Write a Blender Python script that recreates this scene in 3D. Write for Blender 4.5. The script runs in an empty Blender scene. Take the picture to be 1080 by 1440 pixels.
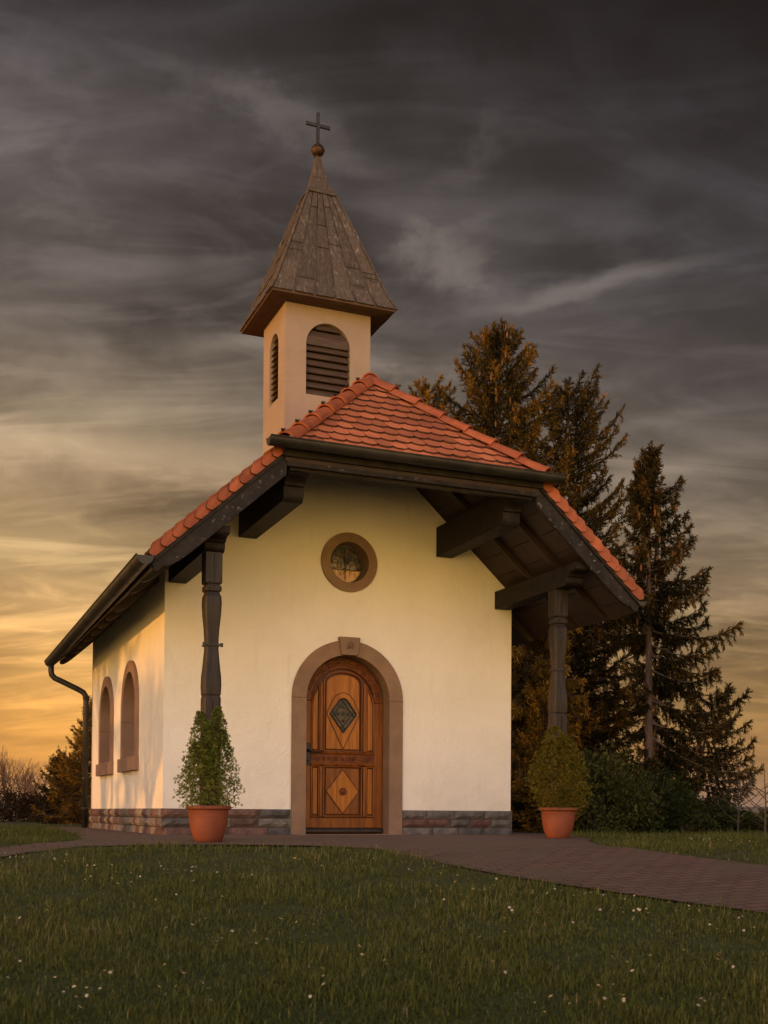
import bpy, bmesh, math, random
import numpy as np
from mathutils import Vector, Matrix
random.seed(7); rng = np.random.default_rng(11)
PI = math.pi; R = math.radians
scn = bpy.context.scene; col = scn.collection

# ------------------------------------------------------------------ camera
YAW, PITCH, ROLL = R(22.322), R(1.227), R(0.391)
CX, CY, CZ = -4.674, -12.5, 0.269
r0 = Vector((math.cos(YAW), -math.sin(YAW), 0)); f0 = Vector((math.sin(YAW), math.cos(YAW), 0)); zz = Vector((0, 0, 1))
Fv = f0*math.cos(PITCH)+zz*math.sin(PITCH); Uv = zz*math.cos(PITCH)-f0*math.sin(PITCH)
R2 = r0*math.cos(ROLL)+Uv*math.sin(ROLL); U2 = Uv*math.cos(ROLL)-r0*math.sin(ROLL)
cam = bpy.data.cameras.new('camera'); cob = bpy.data.objects.new('camera', cam); col.objects.link(cob)
cob.matrix_world = Matrix(((R2.x, U2.x, -Fv.x, CX), (R2.y, U2.y, -Fv.y, CY), (R2.z, U2.z, -Fv.z, CZ), (0, 0, 0, 1)))
cam.sensor_fit = 'HORIZONTAL'; cam.sensor_width = 36; cam.lens = 1624.5/1080*36
cam.shift_y = 388.4/1080; cam.clip_start = .05; cam.clip_end = 20000
cam.dof.use_dof = True; cam.dof.focus_distance = 13.5; cam.dof.aperture_fstop = 6.3
scn.camera = cob
scn.view_settings.view_transform = 'Standard'; scn.view_settings.look = 'None'
scn.view_settings.exposure = 0.0; scn.view_settings.gamma = 1

# ------------------------------------------------------------------ sun
SUN_EL = 4.5; SUN_B = 4.0            # elevation, and degrees the sun stands behind the left wall's normal
sd = Vector((-math.cos(R(SUN_EL))*math.cos(R(SUN_B)), math.cos(R(SUN_EL))*math.sin(R(SUN_B)), math.sin(R(SUN_EL))))
sl = bpy.data.lights.new('sun', 'SUN'); sl.energy = 2.6; sl.angle = R(1.0); sl.color = (1, .44, .10)
so = bpy.data.objects.new('sun', sl); col.objects.link(so)
so.rotation_euler = (-sd).to_track_quat('-Z', 'Y').to_euler()

# ------------------------------------------------------------------ node helpers
class NT:
    def __init__(s, nt): s.nt = nt; s.n = nt.nodes; s.l = nt.links
    def new(s, t, **k):
        n = s.n.new(t)
        for a, b in k.items(): setattr(n, a, b)
        return n
    def link(s, a, b): s.l.new(a, b)
    def set(s, sock, v):
        if hasattr(v, 'links') or isinstance(v, bpy.types.NodeSocket): s.l.new(v, sock)
        else: sock.default_value = v
    def m(s, op, a, b=None, c=None, clamp=False):
        n = s.new('ShaderNodeMath', operation=op, use_clamp=clamp); s.set(n.inputs[0], a)
        if b is not None: s.set(n.inputs[1], b)
        if c is not None: s.set(n.inputs[2], c)
        return n.outputs[0]
    def vm(s, op, a, b=None):
        n = s.new('ShaderNodeVectorMath', operation=op); s.set(n.inputs[0], a)
        if b is not None: s.set(n.inputs[1], b)
        return n.outputs['Value'] if op in ('DOT_PRODUCT', 'LENGTH') else n.outputs[0]
    def mix(s, f, a, b, bt='MIX'):
        n = s.new('ShaderNodeMix', data_type='RGBA', blend_type=bt)
        s.set(n.inputs[0], f); s.set(n.inputs[6], c4(a)); s.set(n.inputs[7], c4(b)); return n.outputs[2]
    def noise(s, v, sc, det=4, rough=.55, dist=0.0):
        n = s.new('ShaderNodeTexNoise'); s.set(n.inputs['Vector'], v); n.inputs['Scale'].default_value = sc
        n.inputs['Detail'].default_value = det; n.inputs['Roughness'].default_value = rough; n.inputs['Distortion'].default_value = dist
        return n.outputs[0]
    def mr(s, v, a, b, c=0.0, d=1.0, sm=True):
        n = s.new('ShaderNodeMapRange', interpolation_type='SMOOTHSTEP' if sm else 'LINEAR'); s.set(n.inputs[0], v)
        for i, q in enumerate((a, b, c, d)): n.inputs[i+1].default_value = q
        return n.outputs[0]
    def ramp(s, v, stops):
        n = s.new('ShaderNodeValToRGB'); s.set(n.inputs[0], v); e = n.color_ramp.elements
        while len(e) < len(stops): e.new(.5)
        for i, (p, c) in enumerate(stops): e[i].position = p; e[i].color = c4(c)
        return n.outputs[0]
def c4(c):
    return (*c, 1.0) if isinstance(c, (tuple, list)) and len(c) == 3 else c

# ------------------------------------------------------------------ world: dusk sky with streaked clouds
w = bpy.data.worlds.new('World'); scn.world = w; w.use_nodes = True
W = NT(w.node_tree); W.n.clear()
tc = W.new('ShaderNodeTexCoord'); D = W.vm('NORMALIZE', tc.outputs['Generated'])
fx = W.vm('DOT_PRODUCT', D, tuple(r0)); fy = W.vm('DOT_PRODUCT', D, tuple(f0))
sep = W.new('ShaderNodeSeparateXYZ'); W.link(D, sep.inputs[0]); dz = sep.outputs[2]
az = W.m('MULTIPLY', W.m('ARCTAN2', fx, fy), 180/PI)          # degrees right of the chapel direction
el = W.m('MULTIPLY', W.m('ARCSINE', dz), 180/PI)
def gauss(a0, e0, sa, se, rot=0.0, a=None, e=None):
    a = a or az; e = e or el
    da = W.m('SUBTRACT', a, a0); de = W.m('SUBTRACT', e, e0); c, s = math.cos(R(rot)), math.sin(R(rot))
    p = W.m('ADD', W.m('MULTIPLY', da, c/sa), W.m('MULTIPLY', de, s/sa)); q = W.m('ADD', W.m('MULTIPLY', da, -s/se), W.m('MULTIPLY', de, c/se))
    r2 = W.m('ADD', W.m('MULTIPLY', p, p), W.m('MULTIPLY', q, q))
    return W.m('POWER', 2.718, W.m('MULTIPLY', r2, -1.0))
# cloud-plane coordinates (streaks converge to the horizon)
den = W.m('ADD', W.m('MAXIMUM', dz, 0.0), .26)
cmb = W.new('ShaderNodeCombineXYZ'); W.set(cmb.inputs[0], W.m('DIVIDE', fx, den)); W.set(cmb.inputs[1], W.m('DIVIDE', fy, den))
def cloud(rot, scl, loc, sc, det, rough, dist):
    mp = W.new('ShaderNodeMapping'); W.link(cmb.outputs[0], mp.inputs[0]); mp.inputs['Rotation'].default_value = (0, 0, R(rot)); mp.inputs['Scale'].default_value = (*scl, 1); mp.inputs['Location'].default_value = (*loc, 0)
    return W.noise(mp.outputs[0], sc, det, rough, dist)
n1 = cloud(-28, (.8, 1.9), (0, 0), 1.6, 7, .50, .7)          # broad soft banks
n2 = cloud(-40, (.8, 3.0), (3.3, 1.2), 2.6, 8, .58, 1.0)     # cirrus wisps
n3 = cloud(20, (1, 1), (5, 2), 1.3, 3, .5, .5)
n4 = cloud(35, (1.2, 2.4), (8, 5), 2.2, 7, .6, 1.6)          # wisps lying the other way
D2 = W.vm('MULTIPLY', D, (1, 1, 1.7))
n5 = W.noise(D2, 9, 8, .60, .25)                              # fleecy texture of the banks
n6 = W.noise(W.vm('ADD', D2, (4, 1, 2)), 3.2, 5, .5, .3)
wa = W.m('ADD', az, W.m('MULTIPLY', W.m('SUBTRACT', n5, .5), 13)); we = W.m('ADD', el, W.m('MULTIPLY', W.m('SUBTRACT', W.noise(W.vm('ADD', D2, (9, 7, 3)), 9, 8, .60, .25), .5), 8.0))
left = W.mr(az, -19, 19, 1.0, 0.0)
e40 = W.m('DIVIDE', el, 40, clamp=True)
gl = W.ramp(e40, [(0, (.66, .30, .085)), (.045, (.78, .33, .048)), (.09, (.80, .36, .062)), (.17, (.72, .375, .105)), (.24, (.58, .34, .130)), (.30, (.44, .290, .130)), (.40, (.31, .212, .122)), (.46, (.245, .186, .120)), (.56, (.125, .103, .088)), (.68, (.092, .078, .073)), (.80, (.064, .056, .057)), (.90, (.040, .0365, .040)), (1, (.033, .031, .036))])
gr = W.ramp(e40, [(0, (.25, .138, .070)), (.05, (.37, .185, .054)), (.11, (.32, .175, .052)), (.18, (.23, .142, .057)), (.27, (.175, .122, .070)), (.38, (.104, .084, .064)), (.48, (.074, .064, .059)), (.62, (.040, .037, .040)), (.75, (.016, .015, .017)), (.86, (.0065, .0064, .0078)), (1, (.0045, .0048, .0062))])
base = W.mix(left, gr, gl)
hiw = W.mr(el, 6, 22, 0, 1)
cl = W.m('ADD', W.m('ADD', W.m('MULTIPLY', hiw, W.mr(n5, .36, .70, -.10, .24)), W.mr(n6, .36, .64, -.20, .24)), W.m('ADD', W.mr(n1, .36, .66, -.17, .20), W.m('ADD', W.mr(n2, .43, .70, -.10, .60), W.mr(n4, .47, .72, -.04, .46))))
we2 = W.m('ADD', el, W.m('MULTIPLY', W.m('SUBTRACT', we, el), .3))
blobs = None
for g, k in ((gauss(-13, 17.1, 12, 1.1, 0, az, we2), .75), (gauss(-9, 20.5, 6, 1.2, 6, wa, we), .28), (gauss(-5.5, 22.4, 4.8, .5, 8, az, we2), .85), (gauss(2.4, 26.2, 2.8, 1.3, 12, wa, we), 1.6),
             (gauss(10.5, 24.4, 4.6, .42, 8, az, we2), 1.7), (gauss(-6.5, 31.3, 4.6, 1.0, -22, wa, we), .85), (gauss(4, 30, 3.2, .6, 22, wa, we), .5), (gauss(6, 33, 5, 1.2, 20, wa, we), .25),
             (gauss(-9.5, 27, 4, 2.6, 0, wa, we), -.20), (gauss(-1.0, 34, 3.2, 1.6, 0, wa, we), -.22), (gauss(-9, 24.0, 8, 1.0, 8, wa, we), -.22), (gauss(-13, 15.2, 8, .9, 0, wa, we), -.18), (gauss(-14.5, 10.7, 5, .22, -7, az, el), .16),
             (gauss(14, 16.2, 9, .6, 10, az, we2), .5), (gauss(13, 18.4, 6, .4, 12, az, we2), .3), (gauss(15, 10.2, 6, .35, 3, az, we), .30), (gauss(-14.8, 28.3, .5, 2.8, -10, wa, el), .22), (gauss(1, 21.2, 4, .4, 0, az, we), .35), (gauss(-14, 4.8, 9, .35, 0, az, we), .12), (gauss(14, 4.2, 8, .3, 6, az, we), .15)):
    t = W.m('MULTIPLY', g, k); blobs = t if blobs is None else W.m('ADD', blobs, t)
low = W.mr(el, 1, 10, .35, 1)                                # calmer near the horizon
lift = W.m('MAXIMUM', W.m('ADD', .98, W.m('MULTIPLY', W.m('ADD', cl, blobs), low)), .5)
cc = W.new('ShaderNodeCombineXYZ'); [W.set(cc.inputs[i], lift) for i in range(3)]
vis = W.vm('MULTIPLY', base, cc.outputs[0])
hi = W.mr(blobs, .15, 1.0, 0, 1)
vis = W.vm('ADD', vis, W.mix(hi, (0, 0, 0), (.020, .015, .005)))
# the open, still bright sky on the side away from the chapel (behind the photographer): golden low down, paler above
back = W.mr(W.m('ABSOLUTE', az), 85, 148, 0, 1)
# golden glow added a little below the horizon, lighting the wall under the gable
bcol = W.ramp(W.m('DIVIDE', W.m('ADD', el, 20), 110, clamp=True), [(0, (2.4, 1.55, .38)), (.17, (3.4, 2.10, .55)), (.25, (2.9, 1.90, .72)), (.33, (1.60, 1.43, 1.48)), (.46, (1.44, 1.40, 1.86)), (.60, (.78, .74, .95)), (.74, (.22, .20, .22)), (1, (.10, .09, .095))])
side = W.mr(W.m('SINE', W.m('MULTIPLY', az, PI/180)), -.9, .9, 1.22, 1.02)      # stronger toward the setting sun
lum = W.m('MULTIPLY', side, W.m('MULTIPLY', back, W.mr(el, -20, -13, 0, 1))); cl3 = W.new('ShaderNodeCombineXYZ'); [W.set(cl3.inputs[i], lum) for i in range(3)]
bl = W.vm('MULTIPLY', bcol, cl3.outputs[0])
skyt = W.new('ShaderNodeTexSky', sky_type='NISHITA'); skyt.sun_disc = False; skyt.sun_elevation = R(SUN_EL); skyt.sun_rotation = math.atan2(sd.x, sd.y)
skyc = W.vm('MULTIPLY', skyt.outputs[0], (.0016, .0012, .0010))
tot = W.vm('ADD', W.vm('ADD', vis, bl), skyc)
bg = W.new('ShaderNodeBackground'); W.link(tot, bg.inputs[0]); bg.inputs[1].default_value = 1.0
wo = W.new('ShaderNodeOutputWorld'); W.link(bg.outputs[0], wo.inputs[0])

# ------------------------------------------------------------------ materials
def material(name, c1, c2, nscale=4.0, stretch=(1, 1, 1), rough=.8, bump=.2, bscale=30.0, bstretch=None, tone=0.0, lo=.35, hi=.65,
             spec=.3, metal=0.0, dist=.01, third=None, tscale=1.0, trange=(.55, .75), det=5):
    m = bpy.data.materials.new(name); m.use_nodes = True; N = NT(m.node_tree); p = N.n['Principled BSDF']
    tc = N.new('ShaderNodeTexCoord'); v = N.vm('MULTIPLY', tc.outputs['Object'], stretch)
    c = N.mix(N.mr(N.noise(v, nscale, det, .6), lo, hi), c1, c2)
    if third: c = N.mix(N.mr(N.noise(N.vm('ADD', v, (7, 3, 1)), tscale, 5, .65), *trange), c, third)
    if tone:
        a = N.new('ShaderNodeAttribute', attribute_name='tone')
        k = N.m('ADD', 1-tone/2, N.m('MULTIPLY', a.outputs['Fac'], tone)); cb = N.new('ShaderNodeCombineXYZ'); [N.set(cb.inputs[i], k) for i in range(3)]
        c = N.vm('MULTIPLY', c, cb.outputs[0])
    N.set(p.inputs['Base Color'], c); p.inputs['Roughness'].default_value = rough; p.inputs['Specular IOR Level'].default_value = spec; p.inputs['Metallic'].default_value = metal
    if bump:
        bv = N.vm('MULTIPLY', tc.outputs['Object'], bstretch or stretch)
        b = N.new('ShaderNodeBump'); b.inputs['Strength'].default_value = bump; b.inputs['Distance'].default_value = dist
        N.set(b.inputs['Height'], N.noise(bv, bscale, 4, .6)); N.link(b.outputs[0], p.inputs['Normal'])
    return m
def foliage(name, stops, trans=.25, rough=.7):
    m = bpy.data.materials.new(name); m.use_nodes = True; N = NT(m.node_tree); N.n.clear()
    a = N.new('ShaderNodeAttribute', attribute_name='tone'); c = N.ramp(a.outputs['Fac'], stops)
    d = N.new('ShaderNodeBsdfDiffuse'); N.link(c, d.inputs[0]); t = N.new('ShaderNodeBsdfTranslucent'); N.link(c, t.inputs[0])
    x = N.new('ShaderNodeMixShader'); x.inputs[0].default_value = trans; N.link(d.outputs[0], x.inputs[1]); N.link(t.outputs[0], x.inputs[2])
    o = N.new('ShaderNodeOutputMaterial'); N.link(x.outputs[0], o.inputs[0]); return m

def plaster(name, c1, c2, stain):
    m = bpy.data.materials.new(name); m.use_nodes = True; N = NT(m.node_tree); p = N.n['Principled BSDF']
    tc = N.new('ShaderNodeTexCoord'); o = tc.outputs['Object']
    c = N.mix(N.mr(N.noise(o, 1.6, 6, .6), .35, .7), c1, c2)
    st = N.noise(N.vm('MULTIPLY', o, (6, 6, .7)), 1.3, 5, .65)                # rain streaks
    c = N.mix(N.m('MULTIPLY', N.mr(st, .55, .80), .30), c, stain)
    sp = N.new('ShaderNodeSeparateXYZ'); N.link(o, sp.inputs[0])
    low = N.m('MULTIPLY', N.mr(sp.outputs[2], .3, 1.0, 1, 0), N.mr(N.noise(o, 3.4, 6, .7), .45, .7))   # splash dirt at the foot
    c = N.mix(N.m('MULTIPLY', low, .30), c, stain)
    N.set(p.inputs['Base Color'], c); p.inputs['Roughness'].default_value = .92; p.inputs['Specular IOR Level'].default_value = .15
    h = N.m('ADD', N.m('MULTIPLY', N.noise(o, 55, 3, .6), .35), N.m('MULTIPLY', N.noise(N.vm('ADD', o, (3, 1, 2)), 5, 4, .6, 1.2), 1.0))
    b = N.new('ShaderNodeBump'); b.inputs['Strength'].default_value = .55; b.inputs['Distance'].default_value = .024; N.set(b.inputs['Height'], h); N.link(b.outputs[0], p.inputs['Normal'])
    return m
M = {}
M['plaster'] = plaster('plaster', (.80, .74, .64), (.75, .69, .59), (.50, .45, .38))
M['turret_plaster'] = plaster('turret_dimmed_plaster', (.30, .225, .178), (.265, .20, .155), (.20, .15, .115))  # plaster darkened: the turret's dimmer light is put into its colour
M['tile'] = material('clay_tile', (.46, .140, .060), (.37, .108, .047), 3, rough=.62, bump=.25, bscale=60, tone=.55, third=(.25, .085, .05), tscale=5, trange=(.58, .8), spec=.35)
M['ridge_tile'] = material('ridge_clay', (.36, .100, .042), (.27, .072, .033), 6, rough=.7, bump=.3, bscale=50, tone=.5, third=(.14, .055, .035), tscale=9, trange=(.55, .78), spec=.25)
M['tile_edge'] = material('shaded_tile_edge', (.040, .018, .013), (.075, .030, .020), 20, rough=.9, bump=.2)  # shadow under the laps painted into the tile edges
M['dark_wood'] = material('dark_wood', (.009, .007, .006), (.020, .015, .012), 9, (1, 1, 1), rough=.65, bump=.5, bscale=22, third=(.10, .088, .078), tscale=14, trange=(.63, .80), spec=.18)
M['post_wood'] = material('post_wood', (.015, .0105, .008), (.032, .022, .017), 6, (5, 5, .5), rough=.5, bump=.6, bscale=9, spec=.25)
M['ceiling_wood'] = material('ceiling_wood', (.020, .011, .008), (.038, .020, .013), 5, (.6, 6, .6), rough=.6, bump=.4, bscale=9)
M['worn_wood'] = material('worn_wood', (.0095, .0075, .0065), (.020, .0155, .013), 7, (1, 1, 1), rough=.6, bump=.6, bscale=18, spec=.18, third=(.15, .135, .12), tscale=18, trange=(.595, .68))
M['spire_wood'] = material('spire_wood', (.056, .040, .030), (.086, .064, .050), 3, (14, 14, .5), rough=.8, bump=.5, bscale=5, tone=.4, third=(.20, .17, .145), tscale=2.0, trange=(.52, .80))
M['soffit_wood'] = material('soffit_wood', (.052, .028, .016), (.080, .044, .025), 5, (1, 6, 1), rough=.7, bump=.5, bscale=12)
M['louvre_wood'] = material('louvre_wood', (.045, .027, .018), (.075, .046, .030), 5, (1, 1, 8), rough=.65, bump=.3, bscale=12)
M['sandstone'] = material('sandstone', (.205, .128, .080), (.255, .160, .100), 3, rough=.85, bump=.25, bscale=45, third=(.19, .112, .09), tscale=2, trange=(.5, .7))
M['red_sandstone'] = material('red_sandstone', (.23, .138, .094), (.28, .170, .115), 3, rough=.85, bump=.25, bscale=45)
M['zinc'] = material('zinc', (.022, .020, .0185), (.040, .036, .032), 4, rough=.45, bump=.05, bscale=12, metal=.35, spec=.3)
M['copper'] = material('old_copper', (.070, .036, .022), (.045, .026, .018), 12, rough=.5, bump=.1, bscale=40, metal=.7)
M['iron'] = material('iron', (.020, .017, .016), (.035, .030, .027), 20, rough=.45, bump=.2, bscale=60, metal=.4)
M['door_wood'] = material('door_wood', (.13, .037, .0055), (.23, .072, .010), 5, (5, 5, .45), rough=.42, bump=.25, bscale=16, spec=.22, dist=.004)
M['door_panel'] = material('door_panel_wood', (.24, .078, .010), (.38, .135, .016), 5, (6, 6, .4), rough=.42, bump=.25, bscale=16, spec=.22, dist=.004)
M['door_recess'] = material('door_recess_wood', (.070, .022, .005), (.10, .031, .007), 5, (5, 5, .45), rough=.5, bump=.2)  # shade of the door's grooves put into a darker wood colour
M['door_carving'] = material('door_carving_wood', (.095, .026, .005), (.17, .050, .009), 16, rough=.5, bump=.7, bscale=50, spec=.22)
M['terracotta'] = material('terracotta', (.21, .058, .027), (.17, .046, .021), 5, rough=.6, bump=.08, bscale=60, spec=.3, third=(.17, .065, .036), tscale=4)
M['soil'] = material('soil', (.03, .02, .013), (.06, .04, .025), 30, rough=1, bump=1, bscale=50)
M['bark'] = material('bark', (.055, .038, .028), (.10, .070, .050), 7, (3, 3, .6), rough=.95, bump=1, bscale=10, dist=.03)
M['twig'] = material('twig', (.13, .075, .050), (.19, .115, .075), 9, rough=.9, bump=0)
M['sapling'] = material('sapling_bark', (.045, .035, .03), (.07, .055, .045), 9, rough=.9, bump=0)
M['inside'] = material('dark_interior', (.012, .010, .009), (.02, .016, .014), 3, rough=.9, bump=0)
M['lead'] = material('lead', (.05, .042, .035), (.09, .075, .06), 20, rough=.5, bump=.2, metal=.5)
M['plinth'] = material('plinth_stone', (.5, .5, .5), (.8, .8, .8), 9, rough=.85, bump=.9, bscale=26, dist=.02)
def plinth_mat():
    m = M['plinth']; N = NT(m.node_tree); p = N.n['Principled BSDF']; src = p.inputs['Base Color'].links[0].from_socket
    a = N.new('ShaderNodeAttribute', attribute_name='tone')
    c = N.ramp(a.outputs['Fac'], [(0, (.125, .112, .105)), (.28, (.19, .17, .155)), (.42, (.25, .215, .185)), (.55, (.33, .265, .205)), (.68, (.17, .092, .072)), (.85, (.22, .12, .09)), (1, (.11, .07, .062))])
    N.set(p.inputs['Base Color'], N.mix(1.0, c, src, 'MULTIPLY'))
plinth_mat()
M['mortar'] = material('mortar', (.040, .032, .027), (.06, .047, .038), 20, rough=.95, bump=.5)
def glass_mat(name, stops, scale, rough=.12):
    m = bpy.data.materials.new(name); m.use_nodes = True; N = NT(m.node_tree); p = N.n['Principled BSDF']
    tc = N.new('ShaderNodeTexCoord'); v = N.new('ShaderNodeTexVoronoi'); N.link(tc.outputs['Object'], v.inputs['Vector']); v.inputs['Scale'].default_value = scale
    sp = N.new('ShaderNodeSeparateColor'); N.link(v.outputs['Color'], sp.inputs[0])
    N.set(p.inputs['Base Color'], N.ramp(sp.outputs[0], stops)); p.inputs['Roughness'].default_value = rough; p.inputs['Specular IOR Level'].default_value = .35
    b = N.new('ShaderNodeBump'); b.inputs['Strength'].default_value = .4; b.inputs['Distance'].default_value = .01; N.set(b.inputs['Height'], N.noise(tc.outputs['Object'], 22, 2)); N.link(b.outputs[0], p.inputs['Normal'])
    return m
M['dark_glass'] = glass_mat('dark_glass', [(0, (.010, .008, .006)), (.6, (.028, .018, .010)), (1, (.08, .05, .025))], 26, .35)
M['amber_glass'] = glass_mat('amber_glass', [(0, (.55, .30, .08)), (.5, (.62, .38, .12)), (1, (.42, .18, .08))], 18)
M['grey_glass'] = glass_mat('grey_glass', [(0, (.06, .045, .03)), (.4, (.13, .10, .07)), (.8, (.20, .15, .10)), (1, (.30, .23, .15))], 30)
# leaves and needles
M['spruce'] = foliage('spruce_needles', [(0, (.009, .0085, .004)), (.45, (.024, .021, .008)), (.75, (.070, .046, .013)), (1, (.22, .11, .02))], .2)  # sunlit tips painted in as the orange end of the ramp
M['gold_lit_spruce'] = foliage('gold_lit_needles', [(0, (.030, .020, .006)), (.4, (.10, .060, .012)), (.7, (.24, .135, .022)), (1, (.50, .25, .03))], .3)  # orange sunlight painted into the needle colour
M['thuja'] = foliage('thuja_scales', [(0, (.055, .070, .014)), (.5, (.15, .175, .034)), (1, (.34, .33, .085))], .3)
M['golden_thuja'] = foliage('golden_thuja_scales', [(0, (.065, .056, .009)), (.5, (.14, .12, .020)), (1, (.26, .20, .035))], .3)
M['sunny_spruce'] = foliage('sunny_needles', [(0, (.008, .007, .0035)), (.38, (.028, .024, .008)), (.66, (.095, .060, .013)), (.85, (.24, .13, .02)), (1, (.46, .22, .028))], .3)  # low-sun highlights and dark gaps painted into the needle ramp
M['cone'] = material('spruce_cone', (.12, .055, .02), (.18, .08, .028), 9, rough=.8, bump=0)
M['shrub'] = foliage('shrub_leaves', [(0, (.016, .022, .008)), (.5, (.034, .042, .013)), (1, (.062, .064, .02))], .25)
M['bright_shrub'] = foliage('bright_shrub_leaves', [(0, (.03, .034, .012)), (.5, (.06, .066, .02)), (1, (.12, .11, .035))], .3)
M['grass'] = foliage('grass_blades', [(0, (.052, .062, .017)), (.5, (.088, .104, .029)), (.9, (.134, .142, .045)), (1, (.22, .185, .095))], .3)
M['lawn_soil'] = material('lawn_ground', (.042, .052, .015), (.064, .074, .024), 6, rough=1, bump=1, bscale=60, third=(.045, .032, .018), tscale=3, det=8)
def paver_mat():
    m = bpy.data.materials.new('brick_pavers'); m.use_nodes = True; N = NT(m.node_tree); p = N.n['Principled BSDF']
    tc = N.new('ShaderNodeTexCoord'); mp = N.new('ShaderNodeMapping'); N.link(tc.outputs['Object'], mp.inputs[0]); mp.inputs['Rotation'].default_value = (0, 0, R(0))
    b = N.new('ShaderNodeTexBrick'); N.link(mp.outputs[0], b.inputs['Vector']); b.inputs['Scale'].default_value = 1
    b.inputs['Brick Width'].default_value = .20; b.inputs['Row Height'].default_value = .10; b.inputs['Mortar Size'].default_value = .009; b.inputs['Mortar Smooth'].default_value = .3
    b.inputs['Color1'].default_value = (.155, .080, .054, 1); b.inputs['Color2'].default_value = (.105, .057, .041, 1); b.inputs['Mortar'].default_value = (.022, .019, .013, 1)
    n = N.noise(tc.outputs['Object'], 1.6, 6, .65); c = N.mix(N.mr(n, .42, .7), b.outputs['Color'], (.10, .070, .046))
    c = N.mix(N.mr(N.noise(tc.outputs['Object'], 9, 5, .7), .6, .8), c, (.115, .08, .064))
    N.set(p.inputs['Base Color'], c); p.inputs['Roughness'].default_value = .85
    bp = N.new('ShaderNodeBump'); bp.inputs['Strength'].default_value = .8; bp.inputs['Distance'].default_value = .008
    N.set(bp.inputs['Height'], N.m('ADD', N.m('MULTIPLY', b.outputs['Fac'], -1), N.m('MULTIPLY', N.noise(tc.outputs['Object'], 50, 3), .5))); N.link(bp.outputs[0], p.inputs['Normal']); return m
M['paver'] = paver_mat()
M['petal'] = material('petal', (.36, .34, .30), (.44, .42, .38), 5, rough=.8, bump=0)
M['pollen'] = material('pollen', (.6, .38, .05), (.65, .42, .06), 5, rough=.8, bump=0)
M['hill'] = material('far_hill', (.030, .036, .032), (.045, .048, .040), .004, rough=1, bump=0)
M['field'] = material('far_field', (.085, .070, .03), (.14, .10, .035), .01, rough=1, bump=0)

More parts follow.
